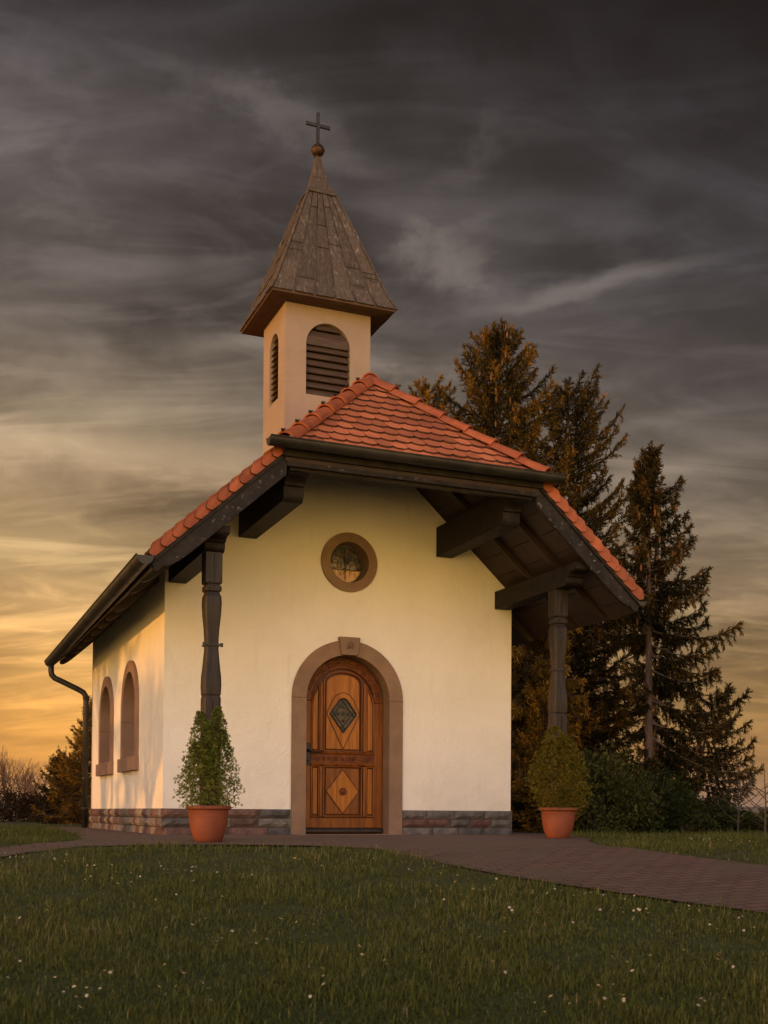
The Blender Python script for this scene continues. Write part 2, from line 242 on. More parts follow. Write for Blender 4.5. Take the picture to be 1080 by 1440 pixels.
# ------------------------------------------------------------------ object helpers
def tag(o, label=None, cat=None, group=None, kind=None):
    for k, v in (('label', label), ('category', cat), ('group', group), ('kind', kind)):
        if v: o[k] = v
    return o
def empty(name, loc, label, cat, group=None, rz=0):
    o = bpy.data.objects.new(name, None); col.objects.link(o); o.location = loc; o.rotation_euler = (0, 0, rz); o.empty_display_size = .2
    return tag(o, label, cat, group)
def link_mesh(name, me, mats, parent=None, smooth=False):
    if not isinstance(mats, (list, tuple)): mats = [mats]
    for m in mats: me.materials.append(m)
    o = bpy.data.objects.new(name, me); col.objects.link(o)
    if parent: o.parent = parent
    if smooth: me.polygons.foreach_set('use_smooth', [True]*len(me.polygons))
    return o
class MB:
    def __init__(s): s.v = []; s.f = []; s.t = []; s.mi = []
    def add(s, vs, fs, tone=.5, mi=0):
        b = len(s.v); s.v += [tuple(v) for v in vs]
        for f in fs: s.f.append(tuple(i+b for i in f)); s.t.append(tone); s.mi.append(mi)
        return s
    def box(s, x0, x1, y0, y1, z0, z1, tone=.5, mi=0):
        vs = [(x, y, z) for z in (z0, z1) for y in (y0, y1) for x in (x0, x1)]
        return s.add(vs, [(0, 2, 3, 1), (4, 5, 7, 6), (0, 1, 5, 4), (2, 6, 7, 3), (0, 4, 6, 2), (1, 3, 7, 5)], tone, mi)
    def prism(s, pts, vec, tone=.5, mi=0, smi=None):       # polygon of 3D points extruded by vec
        n = len(pts); v = Vector(vec); P = [Vector(p) for p in pts]
        s.add(P+[p+v for p in P], [tuple(range(n))[::-1], tuple(range(n, 2*n))]+[(i, (i+1) % n, n+(i+1) % n, n+i) for i in range(n)], tone, mi)
        if smi is not None: s.mi[-n:] = [smi]*n
        return s
    def beam(s, a, b, wd, ht, up=(0, 0, 1), tone=.5, mi=0):
        a, b = Vector(a), Vector(b); d = (b-a).normalized(); sx = d.cross(Vector(up)).normalized(); u = sx.cross(d)
        vs = [p+sx*(i*wd/2)+u*(j*ht/2) for p in (a, b) for j in (-1, 1) for i in (-1, 1)]
        return s.add(vs, [(0, 1, 3, 2), (4, 6, 7, 5), (0, 4, 5, 1), (2, 3, 7, 6), (0, 2, 6, 4), (1, 5, 7, 3)], tone, mi)
    def tube(s, pts, rad, n=10, cap=True, tone=.5, mi=0):
        pts = [Vector(p) for p in pts]; rad = rad if isinstance(rad, (list, tuple)) else [rad]*len(pts); vs = []; ref = None
        for i, p in enumerate(pts):
            d = (pts[min(i+1, len(pts)-1)]-pts[max(i-1, 0)]).normalized()
            if ref is None: ref = d.orthogonal().normalized()
            ref = (ref-d*ref.dot(d)).normalized(); q = d.cross(ref)
            vs += [p+(ref*math.cos(2*PI*k/n)+q*math.sin(2*PI*k/n))*rad[i] for k in range(n)]
        fs = [(i*n+k, i*n+(k+1) % n, (i+1)*n+(k+1) % n, (i+1)*n+k) for i in range(len(pts)-1) for k in range(n)]
        if cap: fs += [tuple(range(n))[::-1], tuple((len(pts)-1)*n+k for k in range(n))]
        return s.add(vs, fs, tone, mi)
    def lathe(s, prof, c=(0, 0, 0), n=32, ang=0.0, tone=.5, mi=0):
        vs = [(c[0]+r*math.cos(ang+2*PI*k/n), c[1]+r*math.sin(ang+2*PI*k/n), c[2]+z) for r, z in prof for k in range(n)]
        fs = [(i*n+k, i*n+(k+1) % n, (i+1)*n+(k+1) % n, (i+1)*n+k) for i in range(len(prof)-1) for k in range(n)]
        fs += [tuple(range(n))[::-1], tuple((len(prof)-1)*n+k for k in range(n))]
        return s.add(vs, fs, tone, mi)
    def mesh(s, name):
        me = bpy.data.meshes.new(name); me.from_pydata(s.v, [], s.f); a = me.attributes.new('tone', 'FLOAT', 'FACE'); a.data.foreach_set('value', s.t)
        me.polygons.foreach_set('material_index', s.mi); me.update(); return me
    def build(s, name, mats, parent=None, smooth=False, bevel=0, fixn=True):
        me = s.mesh(name)
        if fixn:
            bm = bmesh.new(); bm.from_mesh(me); bmesh.ops.recalc_face_normals(bm, faces=bm.faces); bm.to_mesh(me); bm.free()
        o = link_mesh(name, me, mats, parent, smooth)
        if bevel:
            b = o.modifiers.new('bevel', 'BEVEL'); b.width = bevel; b.segments = 2; b.limit_method = 'ANGLE'; b.angle_limit = R(35)
        return o
def tri_mesh(name, V, tone, mat, parent=None, quads=False):           # V: (n, 3|4, 3) numpy, tone: (n,)
    n, k = V.shape[:2]; me = bpy.data.meshes.new(name)
    me.vertices.add(n*k); me.vertices.foreach_set('co', V.astype(np.float32).ravel()); me.loops.add(n*k); me.loops.foreach_set('vertex_index', np.arange(n*k, dtype=np.int32))
    me.polygons.add(n); me.polygons.foreach_set('loop_start', np.arange(0, n*k, k, dtype=np.int32))
    a = me.attributes.new('tone', 'FLOAT', 'FACE'); a.data.foreach_set('value', tone.astype(np.float32)); me.update(calc_edges=True); me.validate()
    return link_mesh(name, me, mat, parent)
def plate(name, loops, thick, frame, mats, parent, bevel=0):
    """flat plate with holes: loops in (u, v); frame = (origin, U, V, N); extruded from the plane along -N"""
    cu = bpy.data.curves.new('tmp', 'CURVE'); cu.dimensions = '2D'; cu.fill_mode = 'BOTH'; cu.extrude = thick/2
    for lp in loops:
        sp = cu.splines.new('POLY'); sp.points.add(len(lp)-1); sp.use_cyclic_u = True
        for i, (u, v) in enumerate(lp): sp.points[i].co = (u, v, 0, 1)
    t = bpy.data.objects.new('tmp', cu); col.objects.link(t); dg = bpy.context.evaluated_depsgraph_get(); dg.update()
    me = bpy.data.meshes.new_from_object(t.evaluated_get(dg)); me.name = name
    bpy.data.objects.remove(t); bpy.data.curves.remove(cu)
    o, U, V, N = [Vector(q) for q in frame]; bm = bmesh.new(); bm.from_mesh(me); bmesh.ops.remove_doubles(bm, verts=bm.verts, dist=1e-5)
    for vt in bm.verts: c = vt.co.copy(); vt.co = o+U*c.x+V*c.y+N*(c.z-thick/2)
    bmesh.ops.recalc_face_normals(bm, faces=bm.faces)
    bm.to_mesh(me); bm.free(); me.materials.clear(); me.polygons.foreach_set('use_smooth', [False]*len(me.polygons))
    ob = link_mesh(name, me, mats, parent)
    if bevel:
        b = ob.modifiers.new('bevel', 'BEVEL'); b.width = bevel; b.segments = 2; b.limit_method = 'ANGLE'; b.angle_limit = R(40)
    return ob
FRONT = lambda y: ((0, y, 0), (1, 0, 0), (0, 0, 1), (0, -1, 0))        # u = x, v = z, faces -y
LEFT = lambda x: ((x, 0, 0), (0, 1, 0), (0, 0, 1), (-1, 0, 0))          # u = y, v = z, faces -x
RIGHT = lambda x: ((x, 0, 0), (0, 1, 0), (0, 0, 1), (1, 0, 0))
def arch(cx, hw, z0, zs, n=24, rise=None):                              # closed loop: door/window shape
    rise = rise or hw
    return [(cx-hw, z0)]+[(cx-hw*math.cos(PI*i/n), zs+rise*math.sin(PI*i/n)) for i in range(n+1)]+[(cx+hw, z0)]
def circ(cx, cz, r, n=40): return [(cx+r*math.cos(2*PI*i/n), cz+r*math.sin(2*PI*i/n)) for i in range(n)]

# ------------------------------------------------------------------ the lie of the land
sY, cY = math.sin(YAW), math.cos(YAW)
def to_sl(x, y): return (x-CX)*sY+(y-CY)*cY, (x-CX)*cY-(y-CY)*sY
def from_sl(s, l): return CX+s*sY+l*cY, CY+s*cY-l*sY
def gz(x, y):
    s, l = to_sl(x, y)
    if s < 0: return -.99
    if s < 10: z = -.03-.096*(10-s)
    elif s < 12: t = (s-10)/2; z = -.03*(1-t*t*(3-2*t))
    else: z = 0.0
    if s > 30: z -= 14*(1-math.exp(-(s-30)/160))
    return z
def gnd(x, y, s=0):                                                    # with the lawn's gentle unevenness
    return gz(x, y)+.012*math.sin(x*1.7+y*.9)*math.sin(y*1.3-x*.6)*(1 if y < -2.6 or abs(x) > 3.2 else 0)
NEAR = [(1.6, -12.5), (1.05, -10.5), (.12, -8.09), (.07, -6.99), (-.21, -6.39), (-.5, -5.67), (-.70, -5.09), (-.82, -4.61), (-.92, -4.01), (-1.02, -3.43), (-1.45, -3.04), (-2.06, -2.76), (-2.81, -2.52), (-3.33, -2.45), (-3.78, -2.71), (-4.02, -2.93), (-4.78, -3.59), (-7.5, -6.0)]
FAR = [(-8.2, -4.8), (-4.79, -2.72), (-3.97, -2.3), (-3.67, -2.1), (-3.3, -1.6), (-3.14, -1.24), (-2.9, 1.91), (-2.82, 5.11), (-2.75, 6.3), (2.75, 6.3), (2.95, .59), (2.5, -.9), (1.95, -2.1), (1.5, -2.75), (1.16, -3.44), (1.05, -3.95), (1.21, -4.64), (1.46, -5.37), (1.70, -6.67), (2.4, -8.6), (3.6, -11.5)]
PATH = NEAR+FAR
# ground sheet
def build_ground():
    S = list(np.arange(-6, 16, .25))+list(np.arange(16, 40, 1))+list(np.geomspace(40, 6500, 34)); nl = 61; V = []; F = []
    for s in S:
        for j in range(nl):
            q = (j/(nl-1)*2-1); q = q*abs(q)**.5; l = q*(14+1.0*max(s, 0)); x, y = from_sl(s, l); V.append((x, y, gnd(x, y)))
    for i in range(len(S)-1):
        for j in range(nl-1): F.append((i*nl+j, i*nl+j+1, (i+1)*nl+j+1, (i+1)*nl+j))
    me = bpy.data.meshes.new('ground'); me.from_pydata(V, [], F); o = link_mesh('ground', me, [M['lawn_soil'], M['field']], None, True)
    for p in me.polygons:
        s, l = to_sl(p.center.x, p.center.y); p.material_index = 1 if s > 60 else 0
    tag(o, kind='structure')
build_ground()
def build_path():
    bm = bmesh.new(); vs = [bm.verts.new((x, y, 0)) for x, y in PATH]; bm.faces.new(vs)
    for ax, lo, hi in ((0, -8.2, 3.6), (1, -12.5, 6.3)):
        for q in np.arange(lo, hi, .3):
            n = Vector((1, 0, 0)) if ax == 0 else Vector((0, 1, 0)); bmesh.ops.bisect_plane(bm, geom=bm.verts[:]+bm.edges[:]+bm.faces[:], plane_co=n*q, plane_no=n)
    for v in bm.verts: v.co.z = gz(v.co.x, v.co.y)+.016
    bmesh.ops.recalc_face_normals(bm, faces=bm.faces); me = bpy.data.meshes.new('path'); bm.to_mesh(me); bm.free()
    if me.polygons[0].normal.z < 0: me.flip_normals()
    tag(link_mesh('path', me, M['paver']), kind='structure')
build_path()
# far hills
def build_hills():
    b = MB()
    for k, (d, h, ph) in enumerate(((3600, 58, 0), (5200, 88, 2))):
        n = 80; vs = []
        for i in range(n+1):
            a = -1.1+2.2*i/n; hh = h*(.62+.22*math.sin(a*5+ph)+.12*math.sin(a*13+ph)+.05*math.sin(a*37)); x, y = from_sl(d*math.cos(a), d*math.sin(a)); x2, y2 = from_sl(d*1.15*math.cos(a), d*1.15*math.sin(a)); x1, y1 = from_sl(d*.9*math.cos(a), d*.9*math.sin(a))
            vs += [(x1, y1, -15), (x, y, hh-14), (x2, y2, -15)]
        b.add(vs, [(i*3+j, i*3+3+j, i*3+4+j, i*3+1+j) for i in range(n) for j in (0, 1)])
    tag(b.build('hills', M['hill'], None, True), kind='structure')
build_hills()

# ------------------------------------------------------------------ the chapel
HW, L, SL = 2.136, 5.36, .908
ZR = 5.04                                   # ridge line of the tile plane
rz = lambda x: ZR-SL*abs(x)                 # tile plane of the main slopes
EX, YF, YB, HX, HY = 2.66, -1.94, 5.55, 1.39, -2.02
chapel = empty('chapel', (0, 0, 0), 'small white rendered chapel with red tiled roof and timber porch', 'chapel')
WT = .3; UND = .145
top = lambda x: rz(x)-UND
walls_hole = [arch(0, .52, -.1, 1.577), circ(0, 3.169, .235)]
plate('front_wall', [[(-HW, -.1), (HW, -.1), (HW, top(HW)), (0, top(0)), (-HW, top(HW))]]+walls_hole, WT, FRONT(0), M['plaster'], chapel)
W1, W2 = 2.0, 3.86
plate('side_wall', [[(WT, -.1), (L, -.1), (L, top(HW)-.002), (WT, top(HW)-.002)], arch(W1, .44, .95, 1.58), arch(W2, .44, .95, 1.58)], WT, LEFT(-HW), M['plaster'], chapel)
plate('side_wall', [[(WT, -.1), (L, -.1), (L, top(HW)-.002), (WT, top(HW)-.002)]], WT, RIGHT(HW), M['plaster'], chapel)
plate('rear_wall', [[(-HW+WT, -.1), (HW-WT, -.1), (HW-WT, top(HW-WT)), (0, top(0)), (-HW+WT, top(HW-WT))]], WT, FRONT(L-WT), M['plaster'], chapel)

# plinth of split stone courses
def build_plinth():
    b = MB(); bR = MB(); P = .028; courses = [(-.02, .095), (.106, .196), (.207, .30)]
    b2 = MB(); rnd = random.Random(5)
    def run(a0, a1, fn, mean):
        for ci, (z0, z1) in enumerate(courses):
            u = a0
            while u < a1-.01:
                wd = rnd.uniform(*mean); 
                if a1-(u+wd) < mean[0]*.7: wd = a1-u
                fn(u+.0055, min(u+wd, a1)-.0055, z0, z1, rnd.random()); u += wd
    def stone(map_, u0, u1, z0, z1, t, b=b):
        g = .014; d = rnd.uniform(.006, .016)     # rock-faced: a frame and a raised middle grid
        nu = max(2, int((u1-u0)/.05)); nz = 3; vs = []; fs = []
        for j in range(nz+1):
            for i in range(nu+1):
                edge = i in (0, nu) or j in (0, nz); vs.append(map_(u0+(u1-u0)*i/nu, z0+(z1-z0)*j/nz, P-(.014 if edge else 0)+(0 if edge else d+rnd.uniform(-.006, .006))))
        for j in range(nz):
            for i in range(nu): a = j*(nu+1)+i; fs.append((a, a+1, a+nu+2, a+nu+1))
        b.add(vs, fs, t)
        back = [map_(u0, z0, 0), map_(u1, z0, 0), map_(u1, z1, 0), map_(u0, z1, 0), map_(u0, z0, P-.014), map_(u1, z0, P-.014), map_(u1, z1, P-.014), map_(u0, z1, P-.014)]
        b.add(back, [(0, 1, 5, 4), (1, 2, 6, 5), (2, 3, 7, 6), (3, 0, 4, 7)], t)
    fr = lambda u, z, d: (u, -d, z); le = lambda u, z, d: (-HW-d, u, z); ri = lambda u, z, d: (HW+d, u, z)
    run(-HW-.018, -.685, lambda a, c, z0, z1, t: stone(fr, a, c, z0, z1, t), (.24, .46))
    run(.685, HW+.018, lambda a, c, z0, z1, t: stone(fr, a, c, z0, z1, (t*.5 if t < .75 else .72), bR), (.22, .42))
    run(-.005, L, lambda a, c, z0, z1, t: stone(le, a, c, z0, z1, .35+.5*t), (.15, .32))
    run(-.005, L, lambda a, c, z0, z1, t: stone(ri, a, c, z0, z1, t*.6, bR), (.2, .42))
    b.build('plinth', M['plinth'], chapel); bR.build('plinth', M['plinth'], chapel)
    m = MB(); m.box(-HW-.012, -.69, -.012, -.001, -.05, .302); m.box(-HW-.012, -HW-.001, -.001, L, -.05, .302); m.build('mortar_bed', M['mortar'], chapel)
    m = MB(); m.box(.69, HW+.012, -.012, -.001, -.05, .302); m.box(HW+.001, HW+.012, -.001, L, -.05, .302)
    m.build('mortar_bed', M['mortar'], chapel)
build_plinth()

# door surround
surround = plate('door_surround', [[(-.682, -.02)]+[(-.682*math.cos(PI*i/36), 1.577+.682*math.sin(PI*i/36)) for i in range(37)]+[(.682, -.02), (.511, -.02)]+[(.511*math.cos(PI*i/36), 1.577+.511*math.sin(PI*i/36)) for i in range(37)]+[(-.511, -.02)]], .30, FRONT(-.03), M['sandstone'], chapel, .008)
k = MB(); k.prism([(-.130, -.065, 2.295), (.130, -.065, 2.295), (.100, -.065, 2.085), (-.100, -.065, 2.085)], (0, .09, 0)); ks = k.build('keystone', M['sandstone'], surround, bevel=.008)
k = MB()      # carved sprig on the keystone
for a, l in ((90, .085), (60, .07), (125, .07), (20, .055), (160, .055), (-30, .05), (205, .05)):
    c, s = math.cos(R(a)), math.sin(R(a)); k.beam((0, -.067, 2.175), (c*l, -.067, 2.175+s*l*1.0), .010, .008, (0, 1, 0)); k.beam((c*l*.6-.012, -.067, 2.175+s*l*.6-.012), (c*l*.6+.014, -.067, 2.175+s*l*.6+.012), .008, .008, (0, 1, 0))
k.build('carved_sprig', M['sandstone'], surround)
k = MB(); k.box(-.684, -.509, -.0315, -.029, 1.573, 1.578); k.build('stone_joint', M['iron'], surround); k = MB(); k.box(.509, .684, -.0315, -.029, 1.573, 1.578); k.build('stone_joint', M['iron'], surround)
# step slab under door
k = MB(); k.box(-.66, .66, -.16, .28, -.03, .022); k.build('doorstep', M['sandstone'], chapel, bevel=.006)

# door leaf (relief carving)
def build_door():
    Y = .17; C = .0; door = plate('door', [arch(0, .508, .035, 1.577, 36)], .05, FRONT(Y+.02), M['door_recess'], chapel)
    fr = MB()                                   # fixed outer frame strips
    def pl(loop, d, name, mat, y=Y, bev=.004, par=door): return plate(name, loop, d, FRONT(y), mat, par, bev)
    # stiles and rails
    ri, ro = .395, .508
    pl([[(-ro, .035), (-ri, .035), (-ri, 1.56), (-ro, 1.56)]], .03, 'stile', M['door_wood'], Y-.008)
    pl([[(ri, .035), (ro, .035), (ro, 1.56), (ri, 1.56)]], .03, 'stile', M['door_wood'], Y-.008)
    pl([[(-ri, .035), (ri, .035), (ri, .205), (-ri, .205)]], .03, 'bottom_rail', M['door_wood'], Y-.008)
    # weather bar
    b = MB(); b.prism([(-.50, Y-.008, .04), (-.50, Y-.045, .045), (-.50, Y-.04, .075), (-.50, Y-.008, .095)], (1.0, 0, 0)); b.build('weather_bar', M['post_wood'], door)
    # carved arch band
    ao, ai = .500, .385; n = 36
    pl([[(-ao*math.cos(PI*i/n), 1.565+ao*math.sin(PI*i/n)) for i in range(n+1)]+[(ai*math.cos(PI*i/n), 1.565+ai*math.sin(PI*i/n)) for i in range(n+1)]], .035, 'arch_band', M['door_carving'], Y-.012)
    b = MB(); rnd = random.Random(3)
    for i in range(46):                          # worn relief letters: short raised strokes round the arch
        a = R(7+166*i/45)
        if rnd.random() < .12: continue
        r1, r2 = .415+rnd.uniform(0, .01), .470-rnd.uniform(0, .012); t = a+rnd.uniform(-.012, .012)
        b.beam((-r1*math.cos(a), Y-.014, 1.565+r1*math.sin(a)), (-r2*math.cos(t), Y-.014, 1.565+r2*math.sin(t)), .009, .022, (0, 1, 0))
        if rnd.random() < .5:
            rr = rnd.choice((r1, (r1+r2)/2, r2)); b.beam((-rr*math.cos(a), Y-.014, 1.565+rr*math.sin(a)), (-rr*math.cos(a+.045), Y-.014, 1.565+rr*math.sin(a+.045)), .009, .022, (0, 1, 0))
    for rr in (.395, .490): b.tube([(-rr*math.cos(PI*i/n), Y-.013, 1.565+rr*math.sin(PI*i/n)) for i in range(n+1)], .007, 6)
    b.build('arch_carving', M['door_carving'], door)
    # mid rail with carving
    pl([[(-ri, .835), (ri, .835), (ri, .960), (-ri, .960)]], .035, 'lock_rail', M['door_carving'], Y-.012)
    b = MB()
    for i in range(26):
        x = -.24+.48*i/25; h = rnd.uniform(.018, .026)
        if rnd.random() < .14: continue
        b.beam((x+rnd.uniform(-.004, .004), Y-.014, .897-h), (x, Y-.014, .897+h), .008, .020, (0, 1, 0))
        if rnd.random() < .5: q = .897+rnd.choice((-h, 0, h)); b.beam((x, Y-.014, q), (x+.016, Y-.014, q), .008, .020, (0, 1, 0))
    b.box(-.385, .385, Y-.0125, Y-.011, .84, .845); b.box(-.385, .385, Y-.0125, Y-.011, .95, .955); b.build('rail_carving', M['door_carving'], door)
    for x in (-.315, .315):
        b = MB(); b.lathe([(.030, 0), (.030, .008), (.022, .010), (.018, .004), (.008, .004), (.006, .012)], (0, 0, 0), 16); m = 16*6
        for q in range(len(b.v)-m, len(b.v)): vx, vy, vz = b.v[q]; b.v[q] = (x+vx, Y-.012-vz, .897+vy)
        b.build('rosette', M['door_carving'], door)
    b = MB()                                     # mouldings
    for z, d in ((.965, .028), (.828, .028)): b.prism([(-ri, Y-.005, z-.012), (-ri, Y-d, z-.010), (-ri, Y-d-.008, z), (-ri, Y-d, z+.010), (-ri, Y-.005, z+.012)], (2*ri, 0, 0))
    def rect(x0, x1, z0, z1, r=.009):
        for a, c in (((x0, z0), (x1, z0)), ((x1, z0), (x1, z1)), ((x1, z1), (x0, z1)), ((x0, z1), (x0, z0))): b.tube([(a[0], Y-.014, a[1]), (c[0], Y-.014, c[1])], r, 6)
    rect(-.235, .235, .225, .808); rect(-.385, -.295, .225, .808); rect(.295, .385, .225, .808)
    # upper: panel with arched head and side panels with sloping heads
    up = [(-.235, .985), (-.235, 1.79)]+[(-.235*math.cos(PI*i/16), 1.79+.125*math.sin(PI*i/16)) for i in range(1, 16)]+[(.235, 1.79), (.235, .985), (-.235, .985)]
    b.tube([(x, Y-.014, z) for x, z in up], .010, 6)
    for sg in (-1, 1):
        sp = [(.295, .985), (.385, .985), (.385, 1.53), (.370, 1.60), (.340, 1.68), (.295, 1.755), (.295, .985)]; b.tube([(sg*x, Y-.014, z) for x, z in sp], .009, 6)
        for x in (.262, .275): b.tube([(sg*x, Y-.016, .985), (sg*x, Y-.016, 1.78)], .011, 6); b.tube([(sg*x, Y-.016, .225), (sg*x, Y-.016, .808)], .011, 6)
    b.build('moulding', M['door_wood'], door)
    # fielded panels
    pl([[(-.205, .25), (.205, .25), (.205, .785), (-.205, .785)]], .02, 'lower_panel', M['door_wood'], Y-.006, .006)
    lp = pl([[(0, .262), (.196, .515), (0, .772), (-.196, .515)]], .02, 'diamond_panel', M['door_panel'], Y-.016, .004)
    b = MB(); b.lathe([(.045, 0), (.045, .010), (.034, .012), (.030, .004), (.020, .005), (.016, .014), (.004, .018)], (0, 0, 0), 24); b.v = [(x, Y-.016-z, .515+y) for x, y, z in b.v]; b.build('rosette', M['door_carving'], lp, True)
    for sg in (-1, 1):
        pl([[(sg*.34-.027, .25), (sg*.34+.027, .25), (sg*.34+.027, .785), (sg*.34-.027, .785)]], .02, 'side_panel', M['door_panel'], Y-.010, .006)
        pl([[(sg*x, z) for x, z in ((.31, 1.0), (.37, 1.0), (.37, 1.53), (.35, 1.62), (.31, 1.70))]], .02, 'side_panel', M['door_panel'], Y-.010, .006)
    upl = [(-.205, 1.01), (.205, 1.01), (.205, 1.77)]+[(.205*math.cos(PI*i/12), 1.77+.11*math.sin(PI*i/12)) for i in range(1, 12)]+[(-.205, 1.77)]
    pl([upl], .02, 'upper_panel', M['door_panel'], Y-.006, .006)
    inl = [(0, 1.015), (.198, 1.42), (.135, 1.57), (.09, 1.635), (.04, 1.662), (0, 1.668), (-.04, 1.662), (-.09, 1.635), (-.135, 1.57), (-.198, 1.42)]
    dia = [(0, 1.202), (.165, 1.42), (.045, 1.585), (.02, 1.598), (0, 1.602), (-.02, 1.598), (-.045, 1.585), (-.165, 1.42)]
    di = pl([inl, dia], .02, 'window_surround', M['door_panel'], Y-.016, .004)
    gp = pl([dia], .004, 'window_pane', M['dark_glass'], Y-.011, 0, di)
    b = MB()
    for i in range(len(dia)): a, c = dia[i], dia[(i+1) % len(dia)]; b.tube([(a[0], Y-.018, a[1]), (c[0], Y-.018, c[1])], .009, 6)
    for q in (-.055, .055):
        b.tube([(q-.085*1, Y-.012, 1.42+q*1.3+.11), (q+.085, Y-.012, 1.42+q*1.3-.11)], .006, 6); b.tube([(q-.085, Y-.012, 1.42-q*1.3-.11), (q+.085, Y-.012, 1.42-q*1.3+.11)], .006, 6)
    for x, z in ((0, 1.42), (-.06, 1.42), (.06, 1.42), (0, 1.34), (0, 1.50)): b.lathe([(.016, 0), (.013, .008), (.003, .010)], (0, 0, 0), 10); m = 30; b.v[-m:] = [(x+vx, Y-.014-vz, z+vy) for vx, vy, vz in b.v[-m:]]
    b.build('window_grille', M['iron'], di)
    for nm, lp_, par_, yy in (('inlay_groove', [(0, .262), (.196, .515), (0, .772), (-.196, .515)], lp, Y-.0145), ('inlay_groove', inl, di, Y-.0145)):  # dark strips laid on to stand for the shade in the grooves
        b = MB()
        for i in range(len(lp_)): a, c = lp_[i], lp_[(i+1) % len(lp_)]; b.tube([(a[0]*1.02, yy, a[1]), (c[0]*1.02, yy, c[1])], .0048, 6)
        b.build(nm, M['door_recess'], par_)
    # handle
    b = MB(); b.prism([(-.462, Y-.024, .815), (-.405, Y-.024, .815), (-.40, Y-.024, .83), (-.40, Y-.024, 1.06), (-.418, Y-.024, 1.075), (-.45, Y-.024, 1.075), (-.467, Y-.024, 1.06), (-.467, Y-.024, .83)], (0, .016, 0)); hd = b.build('handle_plate', M['iron'], door, bevel=.003)
    b = MB(); b.tube([(-.433, Y-.02, .985), (-.433, Y-.065, .985), (-.40, Y-.072, .978), (-.36, Y-.072, .965), (-.32, Y-.072, .962), (-.285, Y-.070, .978), (-.275, Y-.07, .985)], [.012, .011, .012, .010, .010, .012, .008], 8)
    b.lathe([(.016, 0), (.016, .008)], (0, 0, 0), 12); b.v[-24:] = [(-.433+vx, Y-.026-vz, .985+vy) for vx, vy, vz in b.v[-24:]]
    b.lathe([(.010, 0), (.008, .006)], (0, 0, 0), 10); b.v[-20:] = [(-.433+vx, Y-.026-vz, .87+vy) for vx, vy, vz in b.v[-20:]]
    b.build('door_handle', M['iron'], door, True)
build_door()

# oculus
def ring(name, r1, r2, zc, y, d, mat, par, bev=.006):
    return plate(name, [circ(0, zc, r1, 64), circ(0, zc, r2, 64)], d, FRONT(y), mat, par, bev)
oc = ring('round_window', .345, .236, 3.169, -.028, .05, M['sandstone'], chapel)
b = MB(); n = 64
vs = []; 
for r_, y in ((.236, -.028), (.226, .15)): vs += [(r_*math.cos(2*PI*i/n), y, 3.169+r_*math.sin(2*PI*i/n)) for i in range(n)]
b.add(vs, [(i, (i+1) % n, n+(i+1) % n, n+i) for i in range(n)]); b.build('reveal', M['sandstone'], oc, True)
ring('glazing_frame', .227, .208, 3.169, .128, .03, M['lead'], oc, .003)
zc = 3.169
def seg(z0, z1):                                                   # slice of the glass disc between two heights
    n = 20; r = .215; a0 = math.asin(max(-1, min(1, z0/r))); a1 = math.asin(max(-1, min(1, z1/r)))
    return [(r*math.cos(a0+(a1-a0)*i/n), zc+r*math.sin(a0+(a1-a0)*i/n)) for i in range(n+1)]+[(-r*math.cos(a1+(a0-a1)*i/n), zc+r*math.sin(a1+(a0-a1)*i/n)) for i in range(n+1)]
plate('amber_pane', [seg(-.215, -.062)], .006, FRONT(.14), M['amber_glass'], oc)
plate('dark_pane', [seg(-.0605, .215)], .006, FRONT(.14), M['dark_glass'], oc)
b = MB()     # painted picture in the glass: grey arch shapes and lead lines
b.prism([(-.18, .131, zc-.058)]+[(-.09-.09*math.cos(PI*i/10), .131, zc-.05+.17*math.sin(PI*i/10)) for i in range(11)]+[(.0, .131, zc-.058)], (0, .002, 0))
b.prism([(.0, .131, zc-.058)]+[(.075-.06*math.cos(PI*i/10), .131, zc-.05+.09*math.sin(PI*i/10)) for i in range(11)]+[(.14, .131, zc-.058)], (0, .002, 0)); b.build('painted_pane', M['grey_glass'], oc)
b = MB(); b.tube([(.0, .125, zc-.187), (.0, .125, zc+.187)], .004, 6); b.tube([(-.178, .125, zc-.06), (.178, .125, zc-.06)], .004, 6)
b.tube([(-.05-.05*math.cos(PI*i/10), .127, zc-.04+.12*math.sin(PI*i/10)) for i in range(11)], .004, 5); b.tube([(.01+.06*math.cos(2*PI*i/14), .127, zc-.01+.05*math.sin(2*PI*i/14)) for i in range(15)], .003, 5)
for i in range(9): x = -.12+.03*i; b.tube([(x, .127, zc-.06), (x+random.uniform(-.03, .03), .127, zc-.06-random.uniform(.03, .09))], .002, 5)
b.build('lead_lines', M['lead'], oc)

# side windows
def side_window(cy):
    hw, zs = .425, 1.58; x = -HW-.035
    outer = [(cy-hw-.13, .935)]+[(cy-(hw+.13)*math.cos(PI*i/24), zs+(hw+.14)*math.sin(PI*i/24)) for i in range(25)]+[(cy+hw+.13, .935)]
    inner = [(cy+hw, .935)]+[(cy+hw*math.cos(PI*i/24), zs+hw*math.sin(PI*i/24)) for i in range(25)]+[(cy-hw, .935)]
    w = plate('window', [outer+inner], .30, LEFT(x), M['red_sandstone'], chapel, .006)
    plate('sill', [[(cy-hw-.15, .765), (cy+hw+.15, .765), (cy+hw+.15, .933), (cy-hw-.15, .933)]], .26, LEFT(x-.035), M['red_sandstone'], w, .008)
    plate('window_glass', [arch(cy, hw+.02, .94, zs)], .01, LEFT(-HW+.27), M['dark_glass'], w)
    for bx in ((x-.0015, x+.001, cy-hw-.131, cy-hw+.001), (x-.0015, x+.001, cy+hw-.001, cy+hw+.131), (x, -HW+.26, cy+hw-.002, cy+hw+.001)): b = MB(); b.box(*bx, 1.40, 1.404); b.build('stone_joint', M['iron'], w)
side_window(W1); side_window(W2)

